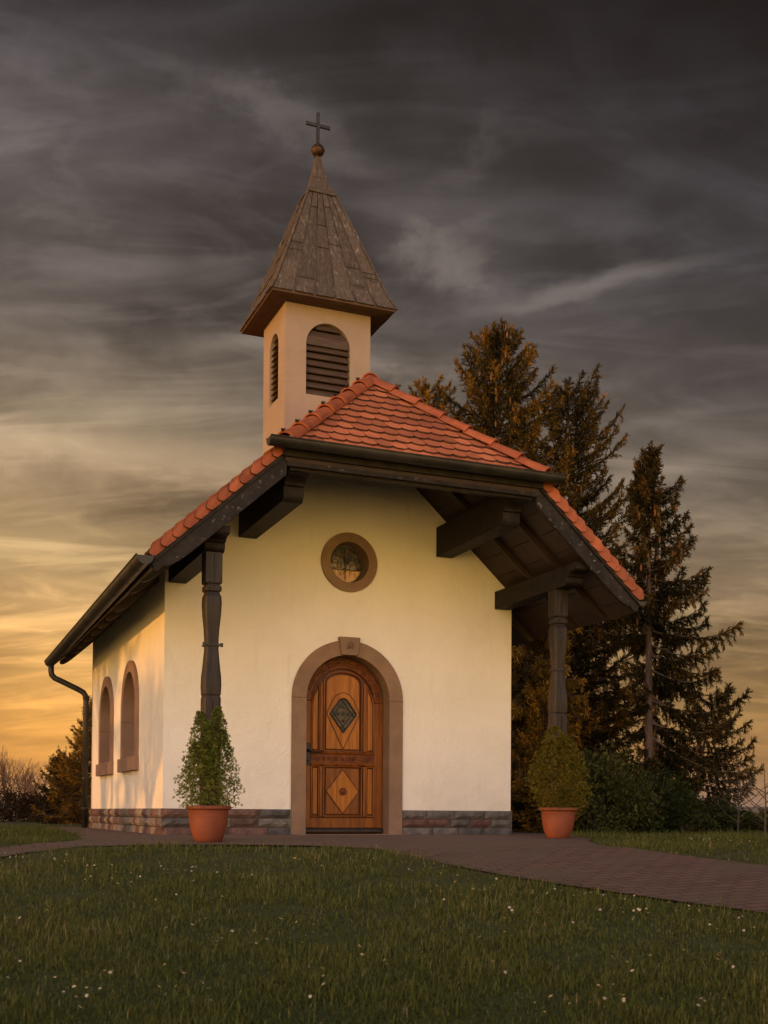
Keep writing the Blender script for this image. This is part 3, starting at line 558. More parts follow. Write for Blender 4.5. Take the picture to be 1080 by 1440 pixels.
# roof boarding
def slope_poly(sg): return [(sg*EX, YF+.04), (sg*HX, YF+.04), (0, HY+HX+.02), (0, YB), (sg*EX, YB)]
b = MB()
for sg in (-1, 1): b.prism([(x, y, rz(x)-.10) for x, y in slope_poly(sg)], (0, 0, -.04), .5)
b.prism([(-HX, HY+.06, rz(HX)-.10), (HX, HY+.06, rz(HX)-.10), (0, HY+HX+.02, ZR-.10)], (0, 0, -.04))
for sg in (-1, 1):                      # board joints as thin fillets under the boarding
    for i in range(13):
        x = sg*(.12+i*.2); y1 = 0.0; b.beam((x, YF+.05 if abs(x) > HX else HY+HX-abs(x)+.1, rz(x)-.142), (x, 0, rz(x)-.142), .012, .006)
roofdeck = b.build('roof_boarding', M['ceiling_wood'], chapel)
# rafters
b_off = UND+.002
ys = [-1.30, -.66]+[.35+i*.62 for i in range(9)]
for y in ys:
    for sg in (-1, 1):
        x_in = .05 if y < 0 else HW-.02; x_in = max(x_in, -(y-HY)+HX-.1) if y < -.6 else x_in; b = MB()
        pr = [(x_in, -b_off), (2.50, -b_off), (2.62, -b_off), (2.625, -b_off-.03), (2.60, -b_off-.07), (2.56, -b_off-.10), (2.50, -b_off-.118), (2.44, -b_off-.125), (x_in, -b_off-.125)]
        b.prism([(sg*x, y-.03, rz(x)+(dz_ if y > 0 else -b_off+(dz_+b_off)*.62)) for x, dz_ in pr], (0, .06, 0)); b.build('rafter', M['ceiling_wood'], chapel)
# purlins with carved ends
def purlin(x0, x1, z0, z1, y0, y1, mat):
    h = z1-z0; n = 10
    prof = [(y1, z0), (y0+.25, z0)]+[(y0+.25-.07*math.sin(PI/2*i/n), z0+.22*h*(1-math.cos(PI/2*i/n))) for i in range(1, n+1)]+[(y0+.18, z0+.40*h), (y0+.15, z0+.42*h)]+[(y0+.15-.12*(1-math.cos(PI/2*i/n)), z0+.42*h+.20*h*math.sin(PI/2*i/n)) for i in range(1, n+1)]+[(y0+.01, z0+.64*h), (y0, z0+.70*h), (y0, z1), (y1, z1)]
    b = MB(); b.prism([(x0, y, z) for y, z in prof], (x1-x0, 0, 0)); b.build('purlin', mat, chapel, bevel=.006)
for sg in (-1, 1):
    purlin(min(sg*1.11, sg*1.32), max(sg*1.11, sg*1.32), 3.335, rz(1.32)-UND-.008, -1.86, -.002, M['dark_wood'])
    purlin(min(sg*1.90, sg*2.10), max(sg*1.90, sg*2.10), 2.765, rz(2.10)-UND-.008, -1.86, -.002, M['dark_wood'])
# bargeboards with a scalloped end
for sg in (-1, 1):
    lo = .285; pts = [(HX-.02, -.035), (EX-.03, -.035), (EX-.01, -.10), (EX-.03, -.17), (EX-.07, -.21), (EX-.12, -.20), (EX-.16, -.235), (EX-.24, -.265), (EX-.33, -lo+.005), (EX-.38, -lo), (HX-.02, -lo)]
    b = MB(); b.prism([(sg*x, YF-.002, rz(x)+d) for x, d in pts], (0, .040, 0)); b.build('bargeboard', M['worn_wood'], chapel, bevel=.004)
    b = MB(); b.prism([(sg*x, YF-.022, rz(x)+d) for x, d in ((HX-.02, -.045), (EX-.03, -.045), (EX-.03, -.09), (HX-.02, -.09))], (0, .019, 0)); b.build('trim_strip', M['dark_wood'], chapel)
b = MB(); b.box(-HX+.02, HX-.02, YF-.018, YF+.028, 3.595, rz(HX)-.04); b.build('bargeboard', M['worn_wood'], chapel, bevel=.004)
b = MB(); b.box(-HX-.03, HX+.03, YF-.055, YF-.02, rz(HX)-.10, rz(HX)-.035); b.build('trim_strip', M['dark_wood'], chapel)
b = MB(); b.box(-HX+.06, HX-.06, YF+.03, YF+.09, 3.57, rz(HX)-.16); b.build('header_beam', M['dark_wood'], chapel)

# tiles
def tiles(name, O, U, V, N, bounds, rows, ex, tw, vmax, arcn, rnd):
    O, U, V, N = [Vector(q) for q in (O, U, V, N)]; b = MB(); nv = arcn+3
    for r in range(rows):
        v0 = r*ex; lo, hi = bounds(v0+ex*.5)
        if hi-lo < .02: continue
        u = math.floor(lo/tw)*tw-(tw/2 if r % 2 else 0)
        while u < hi:
            if u+tw > lo+.02 and u < hi-.02:
                L_ = min(.29, vmax-v0+.02); t = rnd.random(); jz = rnd.uniform(0, .005); g = .0015; pts = [(u+g, v0+L_), (u+g, v0+.045)]
                sag = .062
                pts = [(u+tw-g, v0+L_), (u+g, v0+L_)]+[(u+tw/2-(tw/2-g)*math.cos(PI*i/arcn), v0+sag-sag*math.sin(PI*i/arcn)**.85) for i in range(arcn+1)]
                P = []
                for (a, c) in pts:
                    l2, h2 = bounds(c); a = max(l2, min(h2, a)); hgt = .046-(c-v0)/.29*.036+jz; P.append((a, c, hgt))
                top_ = [O+U*a+V*c+N*h for a, c, h in P]; bot = [q-N*.024 for q in top_]; n = len(P)
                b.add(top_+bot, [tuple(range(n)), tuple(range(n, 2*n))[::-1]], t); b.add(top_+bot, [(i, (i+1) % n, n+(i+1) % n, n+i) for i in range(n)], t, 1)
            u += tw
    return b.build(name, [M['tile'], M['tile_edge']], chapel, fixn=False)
rnd = random.Random(2); sl_len = math.sqrt(1+SL*SL)
nS = 1/sl_len
# front hip: U along x, V up-slope
vh = HX*sl_len
tiles('hip_tiles', (0, HY, rz(HX)), (1, 0, 0), (0, nS, SL*nS), (0, -SL*nS, nS), lambda v: (-(HX*(1-v/vh)), HX*(1-v/vh)) if v < vh else (0, 0), 12, .160, .166, vh, 12, rnd)
vm_ = EX*sl_len
def mb(v):                                     # main slope: u = y
    x = EX-v/sl_len; return (YF-.02 if x > HX else HY+(HX-x)+.02, YB)
for sg in (-1, 1):
    tiles('roof_tiles', (sg*EX, 0, rz(EX)), (0, 1, 0), (-sg*nS, 0, SL*nS), (sg*SL*nS, 0, nS), mb, 24, .152, .17, vm_, 5, rnd)
# verge tiles: flanged tiles down both rakes
for sg in (-1, 1):
    b = MB(); nT = 12; x = EX+.035; dx = (EX-.03-HX+.02)/nT
    for i in range(nT):
        xa = EX-.015-i*dx; xb = xa-dx*1.15; up = .085; dn = -.050; q8 = 8; arc_ = [(xa+.012+.034*math.sin(PI*j/q8)-.030*(j/q8)**2, up+.012-(up-dn+.012)*(j/q8)) for j in range(q8+1)]
        pts = [(xb, up-.004)]+arc_+[(xb, dn)]; y0 = YF-.050-.004*(i % 2); t_ = rnd.random()*.7-.1
        fr_ = [(sg*q, y0+.038*min(1, max(0, (xa-q)/dx)), rz(q)+h) for q, h in pts]
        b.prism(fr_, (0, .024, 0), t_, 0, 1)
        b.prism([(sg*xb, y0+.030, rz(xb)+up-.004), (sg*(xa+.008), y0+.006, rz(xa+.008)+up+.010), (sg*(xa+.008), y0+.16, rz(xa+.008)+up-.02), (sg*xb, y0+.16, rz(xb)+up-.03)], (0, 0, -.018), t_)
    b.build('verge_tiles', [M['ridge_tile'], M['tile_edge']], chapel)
# ridge and hip caps
def caps(name, a, c, nseg, r, clips=False):
    a, c = Vector(a), Vector(c); d = (c-a).normalized(); side = d.cross(zz).normalized(); up = side.cross(d); b = MB(); kk = []; ls = (c-a).length/nseg
    for i in range(nseg):
        p0 = a+d*ls*i; p1 = a+d*(ls*(i+1)+.035); r0_, r1_ = r*1.10, r*.88; n = 10; vs = []; lift0 = .012+rnd.uniform(-.003, .004)
        for (p, rr, lf) in ((p0, r0_, lift0), (p0+d*.028, r0_, lift0), (p0+d*.034, r0_*.95, lift0*.8), (p1, r1_, -.004)):
            for th in (1.0, .84): vs += [p+up*(rr*th*math.sin(PI*(j/n))*1.0+lf-.012)+side*(rr*th*1.08*math.cos(PI*(j/n))) for j in range(n+1)]
        m = n+1; fs = []
        for s_ in range(3):
            for j in range(n): o0 = s_*2*m; fs += [(o0+j, o0+j+1, o0+2*m+j+1, o0+2*m+j), (o0+m+j, o0+2*m+m+j, o0+2*m+m+j+1, o0+m+j+1)]
        for e in (0, 3):
            for j in range(n): o0 = e*2*m; fs.append((o0+j, o0+m+j, o0+m+j+1, o0+j+1))
        b.add(vs, fs, rnd.random()*.45)
        if clips: q = p0+up*(r*1.05+lift0); k = MB(); k.beam(q-d*.015, q+d*.045, .022, .012, up); k.beam(q-d*.012, q-d*.012+up*.020, .022, .012, side); kk.append(k)
    o = b.build(name, M['ridge_tile'], chapel, True)
    try: o.data.set_sharp_from_angle(angle=R(40))
    except Exception: pass
    for k in kk: k.build('ridge_clip', M['iron'], o)
up_ = .015
caps('hip_cap_tiles', (-HX-.03, HY-.03, rz(HX)+up_), (0, HY+HX, ZR+up_+.01), 7, .088, True)
caps('hip_cap_tiles', (HX+.03, HY-.03, rz(HX)+up_), (0, HY+HX, ZR+up_+.01), 7, .088, True)
caps('ridge_cap_tiles', (0, HY+HX-.03, ZR+up_+.01), (0, .80, ZR+up_+.01), 4, .09)
caps('ridge_cap_tiles', (0, 1.68, ZR+up_+.01), (0, YB, ZR+up_+.01), 11, .09)

# gutters: a half-round trough with a beaded rim, joints and end caps
def gutter(a, c, r, njoint):
    a, c = Vector(a), Vector(c); d = (c-a).normalized(); side = d.cross(zz).normalized(); b = MB(); n = 12; vs = []
    for p in (a, c):
        for th in (1, .94): vs += [p+side*(r*th*math.cos(PI+PI*j/n))+zz*(r*th*math.sin(PI+PI*j/n)) for j in range(n+1)]
    m = n+1; b.add(vs, [(j, j+1, 2*m+j+1, 2*m+j) for j in range(n)]+[(m+j, 3*m+j, 3*m+j+1, m+j+1) for j in range(n)])
    for sg in (-1, 1): b.tube([a+side*sg*r+zz*.003, c+side*sg*r+zz*.003], .009, 8)
    for p, q in ((a, d*.004), (c, -d*.004)): b.prism([p+side*(r*math.cos(PI+PI*j/n))+zz*(r*math.sin(PI+PI*j/n)) for j in range(n+1)], q)
    for i in range(njoint):
        p = a+(c-a)*((i+.5)/njoint); vv = []
        for q in (p, p+d*.03): vv += [q+side*((r+.004)*math.cos(PI+PI*j/n))+zz*((r+.004)*math.sin(PI+PI*j/n)) for j in range(n+1)]
        b.add(vv, [(j, j+1, m+j+1, m+j) for j in range(n)])
    o = b.build('gutter', M['zinc'], chapel, True)
    o.data.set_sharp_from_angle(angle=R(40)); return o
gl_ = gutter((-2.735, -2.06, 2.585), (-2.735, 5.60, 2.525), .080, 12)
gr_ = gutter((2.675, -1.97, 2.590), (2.675, 5.60, 2.53), .050, 12)
gutter((-1.60, -2.095, 3.795), (1.60, -2.095, 3.79), .075, 3)
# downpipe
b = MB(); pts = [(-2.735, 5.42, 2.47), (-2.735, 5.42, 2.36), (-2.725, 5.42, 2.31), (-2.68, 5.41, 2.26), (-2.60, 5.40, 2.225), (-2.36, 5.36, 2.11), (-2.27, 5.34, 2.06), (-2.235, 5.33, 2.00), (-2.23, 5.32, 1.93), (-2.23, 5.32, 0.0)]
b.tube(pts, .043, 14); 
for z in (.28, 1.95): b.tube([(-2.23, 5.32, z), (-2.23, 5.32, z+.05)], .050, 14)
dp = b.build('downpipe', M['zinc'], chapel, True)
for z in (.75, 1.55): b = MB(); b.tube([(-2.23, 5.32, z), (-2.23, 5.32, z+.025)], .048, 12); b.box(-2.20, -2.13, 5.31, 5.33, z, z+.02); b.build('pipe_clip', M['iron'], dp)
b = MB(); b.beam((2.735, 5.42, 2.46), (2.735, 5.42, 2.3), .08, .08); 
b.v = []; b.f = []; b.t = []; b.mi = []; b.tube([(-p[0], p[1], p[2]) for p in pts], .043, 12); b.build('downpipe', M['zinc'], chapel, True)
# eave fascia
for sg in (-1, 1):
    b = MB(); x0, x1 = sorted((sg*2.635, sg*2.662)); b.box(x0, x1, YF+.05, YB, rz(EX)-.105, rz(EX)-.03); b.build('fascia', M['dark_wood'], chapel)

# porch posts: square section, turned-looking profile
def post(x, y):
    g = gz(x, y); prof = [(.062, g-.03), (.085, g-.03), (.085, g+.5), (.083, 1.36), (.076, 1.385), (.082, 1.40), (.086, 1.48), (.083, 1.57), (.070, 1.70), (.060, 1.84), (.060, 1.92), (.066, 2.04), (.078, 2.17), (.083, 2.27), (.080, 2.34), (.066, 2.375), (.062, 2.385), (.078, 2.395), (.082, 2.42), (.078, 2.445), (.064, 2.452), (.064, 2.462), (.080, 2.468), (.083, 2.48), (.083, 2.765)]
    b = MB(); vs = []; n = 8
    for h, z in prof:
        c = h*.80 if not (2.46 < z) else h*.93     # chamfered corners
        q = [(h, -c), (h, c), (c, h), (-c, h), (-h, c), (-h, -c), (-c, -h), (c, -h)]; vs += [(x+a, y+e, z) for a, e in q]
    fs = [(i*n+k, i*n+(k+1) % n, (i+1)*n+(k+1) % n, (i+1)*n+k) for i in range(len(prof)-1) for k in range(n)]+[tuple(range(n))[::-1]]
    b.add(vs, fs); o = b.build('porch_post', M['post_wood'], chapel)
    b = MB(); s_ = .064
    b.box(x-s_, x+s_, y-s_-.010, y-s_, 1.865, 1.885); b.box(x-s_, x+s_, y+s_, y+s_+.010, 1.865, 1.885); b.box(x-s_-.010, x-s_, y-s_-.01, y+s_+.01, 1.865, 1.885); b.box(x+s_, x+s_+.010, y-s_-.01, y+s_+.01, 1.865, 1.885)
    b.box(x+s_+.01, x+s_+.035, y-s_-.008, y-s_+.002, 1.855, 1.895); b.box(x-s_-.035, x-s_-.01, y-s_-.008, y-s_+.002, 1.855, 1.895); b.build('iron_band', M['iron'], o)
    for bx in ((x-.004, x+.004, y-.0875, y-.08, g+.1, 1.35), (x-.003, x+.003, y-.0845, y-.078, 2.50, 2.74)): b = MB(); b.box(*bx); b.build('shrinkage_crack', M['inside'], o)
post(-2.0, -1.57); post(2.0, -1.33)
# bell turret
TX, T0, T1, TZ = .554, .781, 1.697, 6.452; TC = (T0+T1)/2
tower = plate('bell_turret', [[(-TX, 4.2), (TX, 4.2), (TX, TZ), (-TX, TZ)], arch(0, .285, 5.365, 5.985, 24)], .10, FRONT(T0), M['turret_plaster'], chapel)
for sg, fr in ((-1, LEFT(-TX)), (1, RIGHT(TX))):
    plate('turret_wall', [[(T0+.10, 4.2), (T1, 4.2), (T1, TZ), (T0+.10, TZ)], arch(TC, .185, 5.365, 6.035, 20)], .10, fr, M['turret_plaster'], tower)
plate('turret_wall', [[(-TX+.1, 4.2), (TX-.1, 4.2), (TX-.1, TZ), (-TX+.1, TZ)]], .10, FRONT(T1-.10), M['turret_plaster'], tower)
def louvre(frame_fn, c, hw, zs, z0, nsl, wide=()):
    b = MB(); bb = MB()
    for i in range(nsl):
        z = z0+(zs+hw-z0)*(i+.5)/nsl; h = hw if z < zs else math.sqrt(max(.0001, hw*hw-(z-zs)**2)); h -= .004; st = (zs+hw-z0)/nsl
        if i in wide: pr = [(.020, z-st*.62), (.036, z-st*.62), (.036, z+st*.62), (.020, z+st*.62)]
        else: pr = [(.016, z-st*.38), (.026, z-st*.46), (.075, z+st*.40), (.065, z+st*.48)]
        b.prism([frame_fn(c-h, d, zq) for d, zq in pr], Vector(frame_fn(c+h, 0, 0))-Vector(frame_fn(c-h, 0, 0)), random.random())
    o = b.build('louvre', M['louvre_wood'], tower)
    q = [frame_fn(c-hw-.02, .095, z0-.02), frame_fn(c+hw+.02, .095, z0-.02), frame_fn(c+hw+.02, .095, zs+hw+.02), frame_fn(c-hw-.02, .095, zs+hw+.02)]
    bb.prism(q, Vector(frame_fn(0, .004, 0))-Vector(frame_fn(0, 0, 0))); bb.build('dark_backing', M['inside'], o)
louvre(lambda u, d, z: (u, T0+d, z), 0, .285, 5.985, 5.365, 10, (7,))
louvre(lambda u, d, z: (-TX+d, u, z), TC, .185, 6.035, 5.365, 12)
louvre(lambda u, d, z: (TX-d, u, z), TC, .185, 6.035, 5.365, 12)
# spire
SX = .767; SY0, SY1 = T0-.213, T1+.213; SZ = 6.485; HT = 8.06; hq = .165
spire = MB(); spire.box(-SX+.01, SX-.01, SY0+.01, SY1-.01, TZ+.002, TZ+.03)
def corner(i, z, off=0.0):                   # the four edges of the pyramid
    t = (z-SZ)/(HT-SZ); fl = .028*max(0, 1-t*5)**2; hx = SX*(1-t)+hq*t+off+fl; ya = (SY1-SY0)/2; hy = ya*(1-t)+hq*t+off+fl; sx, sy = ((-1, -1), (1, -1), (1, 1), (-1, 1))[i]
    return Vector((sx*hx, TC+sy*hy, z))
spire.build('spire_soffit', M['soffit_wood'], tower)
b = MB()
b.prism([(-SX-.02, SY0-.02, SZ-.028), (SX+.02, SY0-.02, SZ-.028), (SX-.01, SY0+.01, SZ-.028), (-SX+.01, SY0+.01, SZ-.028)], (0, 0, .03)); b.prism([(-SX-.02, SY1+.02, SZ-.028), (SX+.02, SY1+.02, SZ-.028), (SX-.01, SY1-.01, SZ-.028), (-SX+.01, SY1-.01, SZ-.028)], (0, 0, .03))
for sg in (-1, 1): b.prism([(sg*(SX+.02), SY0-.02, SZ-.028), (sg*(SX+.02), SY1+.02, SZ-.028), (sg*(SX-.01), SY1-.01, SZ-.028), (sg*(SX-.01), SY0+.01, SZ-.028)], (0, 0, .03))
for q in range(1, 5):                        # soffit boards
    e = .213*q/5; b.box(-SX+e, SX-e, SY0+e-.003, SY0+e+.003, TZ-.002, TZ+.002)
    for sg in (-1, 1): x0, x1 = sorted((sg*(SX-e)-.003, sg*(SX-e)+.003)); b.box(x0, x1, SY0+e, SY1-e, TZ-.0025, TZ+.0015)
b.build('spire_fascia', M['soffit_wood'], tower)
b = MB(); rnd = random.Random(9); NB = 6
for f in range(4):
    i, j = f, (f+1) % 4
    for k in range(NB):
        cuts = sorted(rnd.uniform(.08, .92) for _ in range(2)); cuts = [0]+[c for c in cuts]+[1.0]
        a0, a1 = k/NB, (k+1)/NB; wv = rnd.uniform(-.012, .012)
        for s_ in range(len(cuts)-1):
            t0, t1 = cuts[s_], cuts[s_+1]; vs = []
            for t, lift in ((t0-(.004 if s_ else 0), .016), (t0+.05, .012), (t1, .003)):
                if t > t1: t = (t0+t1)/2
                z = SZ+(HT-SZ)*t; A, B = corner(i, z), corner(j, z); nrm = (B-A).cross(zz).normalized()
                for aa in (a0+.012, a1-.012):
                    vs.append(A+(B-A)*aa+nrm*(lift+.004*(k % 2)+wv*.3))
            vb = [v-(corner(j, SZ)-corner(i, SZ)).cross(zz).normalized()*.022 for v in vs]; n = 6
            b.add(vs+vb, [(0, 1, 3, 2), (2, 3, 5, 4), (0, 6, 7, 1), (1, 7, 9, 3), (3, 9, 11, 5), (0, 2, 8, 6), (2, 4, 10, 8)], rnd.random())
    # solid backing behind the boards
    A, B, C_, D_ = corner(i, SZ, -.012), corner(j, SZ, -.012), corner(j, HT, -.012), corner(i, HT, -.012); b.add([A, B, C_, D_], [(0, 1, 2, 3)], .1)
sp = b.build('spire_roof', M['spire_wood'], tower)
b = MB()
for i in range(4):
    p = corner(i, SZ, .012); q = corner(i, HT, .012); b.tube([p, corner(i, SZ+.2, .012), q], .014, 6)
b.build('spire_hip_board', M['spire_wood'], tower)
b = MB(); prof = [(.205, 8.02), (.200, 8.045), (.150, 8.12), (.112, 8.20), (.090, 8.27), (.094, 8.272), (.070, 8.38), (.045, 8.50), (.028, 8.60)]; vs = [(sx*h, TC+sy*h, z) for h, z in prof for sx, sy in ((-1, -1), (1, -1), (1, 1), (-1, 1))]
b.add(vs, [(i*4+k, i*4+(k+1) % 4, (i+1)*4+(k+1) % 4, (i+1)*4+k) for i in range(len(prof)-1) for k in range(4)]+[(3, 2, 1, 0)], .3); b.build('spire_cap', M['spire_wood'], tower)
b = MB(); b.lathe([(.022, 8.56), (.045, 8.585)]+[(.083*math.cos(R(a)), 8.665+.078*math.sin(R(a))) for a in range(-70, 0, 14)]+[(.088, 8.66), (.088, 8.672)]+[(.083*math.cos(R(a)), 8.667+.078*math.sin(R(a))) for a in range(8, 80, 12)]+[(.020, 8.745), (.016, 8.76)], (0, TC, 0), 28); b.build('spire_ball', M['copper'], tower, True).data.set_sharp_from_angle(angle=R(50))
b = MB(); b.box(-.019, .019, TC-.016, TC+.016, 8.74, 9.15); b.box(-.155, -.0195, TC-.013, TC+.013, 8.968, 9.008); b.box(.0195, .155, TC-.013, TC+.013, 8.968, 9.008)
for sg in (-1, 1): b.box(sg*.155-.004, sg*.155+.004, TC-.015, TC+.015, 8.963, 9.013)
b.build('cross', M['iron'], tower)

# ------------------------------------------------------------------ flower pots and clipped thujas
def pot(x, y, label, sc):
    e = empty('flower_pot', (x, y, gz(x, y)+.017), label, 'flower pot', 'terracotta pots at the porch')
    b = MB(); prof = [(.116, 0), (.121, .004), (.140, .045), (.158, .095), (.170, .15), (.176, .20), (.179, .225), (.181, .232), (.178, .236), (.179, .262), (.182, .268), (.179, .272), (.183, .290), (.200, .295), (.210, .304), (.211, .320), (.204, .330), (.186, .330), (.182, .318), (.175, .22), (.15, .20)]
    b.lathe([(r*sc, z*sc) for r, z in prof], n=56); bo = b.build('pot_body', M['terracotta'], e, True); bo.data.set_sharp_from_angle(angle=R(35))
    b = MB()
    for i in range(44):                       # relief garland round the band
        a = 2*PI*i/44; r = .1805*sc; q = .006*sc; c, s = math.cos(a), math.sin(a); z = (.249+.005*(-1)**i)*sc
        b.add([(c*r-s*q, s*r+c*q, z), (c*r+s*q, s*r-c*q, z), (c*(r+.004), s*(r+.004), z+.009*sc), (c*(r+.004), s*(r+.004), z-.009*sc)], [(0, 2, 3), (1, 3, 2)])
    b.build('pot_relief', M['terracotta'], e)
    b = MB(); b.lathe([(.176*sc, .285*sc), (.17*sc, .300*sc), (.05*sc, .306*sc)], n=24); b.build('soil', M['soil'], e, True)
pot(-2.13, -2.06, 'terracotta pot under the green conical thuja, left of the door', 1.0)
pot(1.64, -1.95, 'terracotta pot under the rounded yellowish thuja, by the right porch post', .97)

def thuja(x, y, z, H, Rr, mat, label, seed, leaders, n, shape, leaf=.020):
    rg = np.random.default_rng(seed); e = empty('thuja', (x, y, z), label, 'shrub'); b = MB(); rd = random.Random(seed)
    for lx, ly, hh in leaders: b.tube([(lx*.25, ly*.25, -.03), (lx*.6, ly*.6, hh*.4), (lx*.9, ly*.9, hh*.9)], [.013, .010, .003], 6)
    V = []; T = []
    # sprays: each a small fan of scale-like quads, standing upward and outward
    for _ in range(n):
        lx, ly, hh = rd.choice(leaders); t = rd.random()**.85; a = rd.uniform(0, 2*PI); rr = shape(t)*Rr*(rd.random()**.42)*rd.uniform(.82, 1.06)
        # clumps and hollows
        cl = math.sin(a*3+t*9+seed)+math.sin(a*5-t*14+seed*2)
        if cl < -.85 and rr > .40*Rr: continue
        c = np.array([lx*(.5+.5*t)+rr*math.cos(a), ly*(.5+.5*t)+rr*math.sin(a), t*hh]); out = np.array([math.cos(a)*.75, math.sin(a)*.75, rd.uniform(.3, 1.3)]); out /= np.linalg.norm(out)
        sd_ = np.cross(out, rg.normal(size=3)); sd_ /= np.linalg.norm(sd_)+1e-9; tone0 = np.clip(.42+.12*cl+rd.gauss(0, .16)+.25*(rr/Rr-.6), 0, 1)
        m = rd.randint(5, 8)
        for k in range(m):
            ang = (k/(m-1)-.5)*1.9; d = out*math.cos(ang)+sd_*math.sin(ang)+rg.normal(size=3)*.15; d /= np.linalg.norm(d); ln = leaf*rd.uniform(.9, 1.9); wv = np.cross(d, rg.normal(size=3)); wv /= np.linalg.norm(wv); wv *= leaf*.22
            p = c+d*leaf*.2; V.append([p-wv*.4, p+d*ln*.55-wv, p+d*ln, p+d*ln*.55+wv]); T.append(np.clip(tone0+rd.gauss(0, .1), 0, 1))
    b.build('trunk', M['bark'], e); tri_mesh('crown', np.array(V), np.array(T), mat, e)
thuja(-2.13, -2.06, gz(-2.13, -2.06)+.32, .92, .29, M['thuja'], 'green conical thuja with a split double top in front of the left porch post', 3,
      [(-.085, 0, .88), (.085, .02, .93), (.12, -.02, .72), (-.02, .05, .70), (-.12, -.02, .60)], 5400, lambda t: (.76+.5*t if t < .22 else .83*(1-((t-.22)/.78)**1.15)+.08), .016)
thuja(1.64, -1.95, gz(1.64, -1.95)+.30, .92, .32, M['golden_thuja'], 'bushy yellowish thuja with a rounded top in front of the right porch post', 8,
      [(-.05, 0, .88), (.09, .02, .80), (-.13, -.02, .66), (.02, .07, .76), (.16, 0, .60)], 6400, lambda t: (.66+.8*t if t < .28 else .86*(1-((t-.28)/.75)**1.9)+.06 if t < 1 else .06), .016)

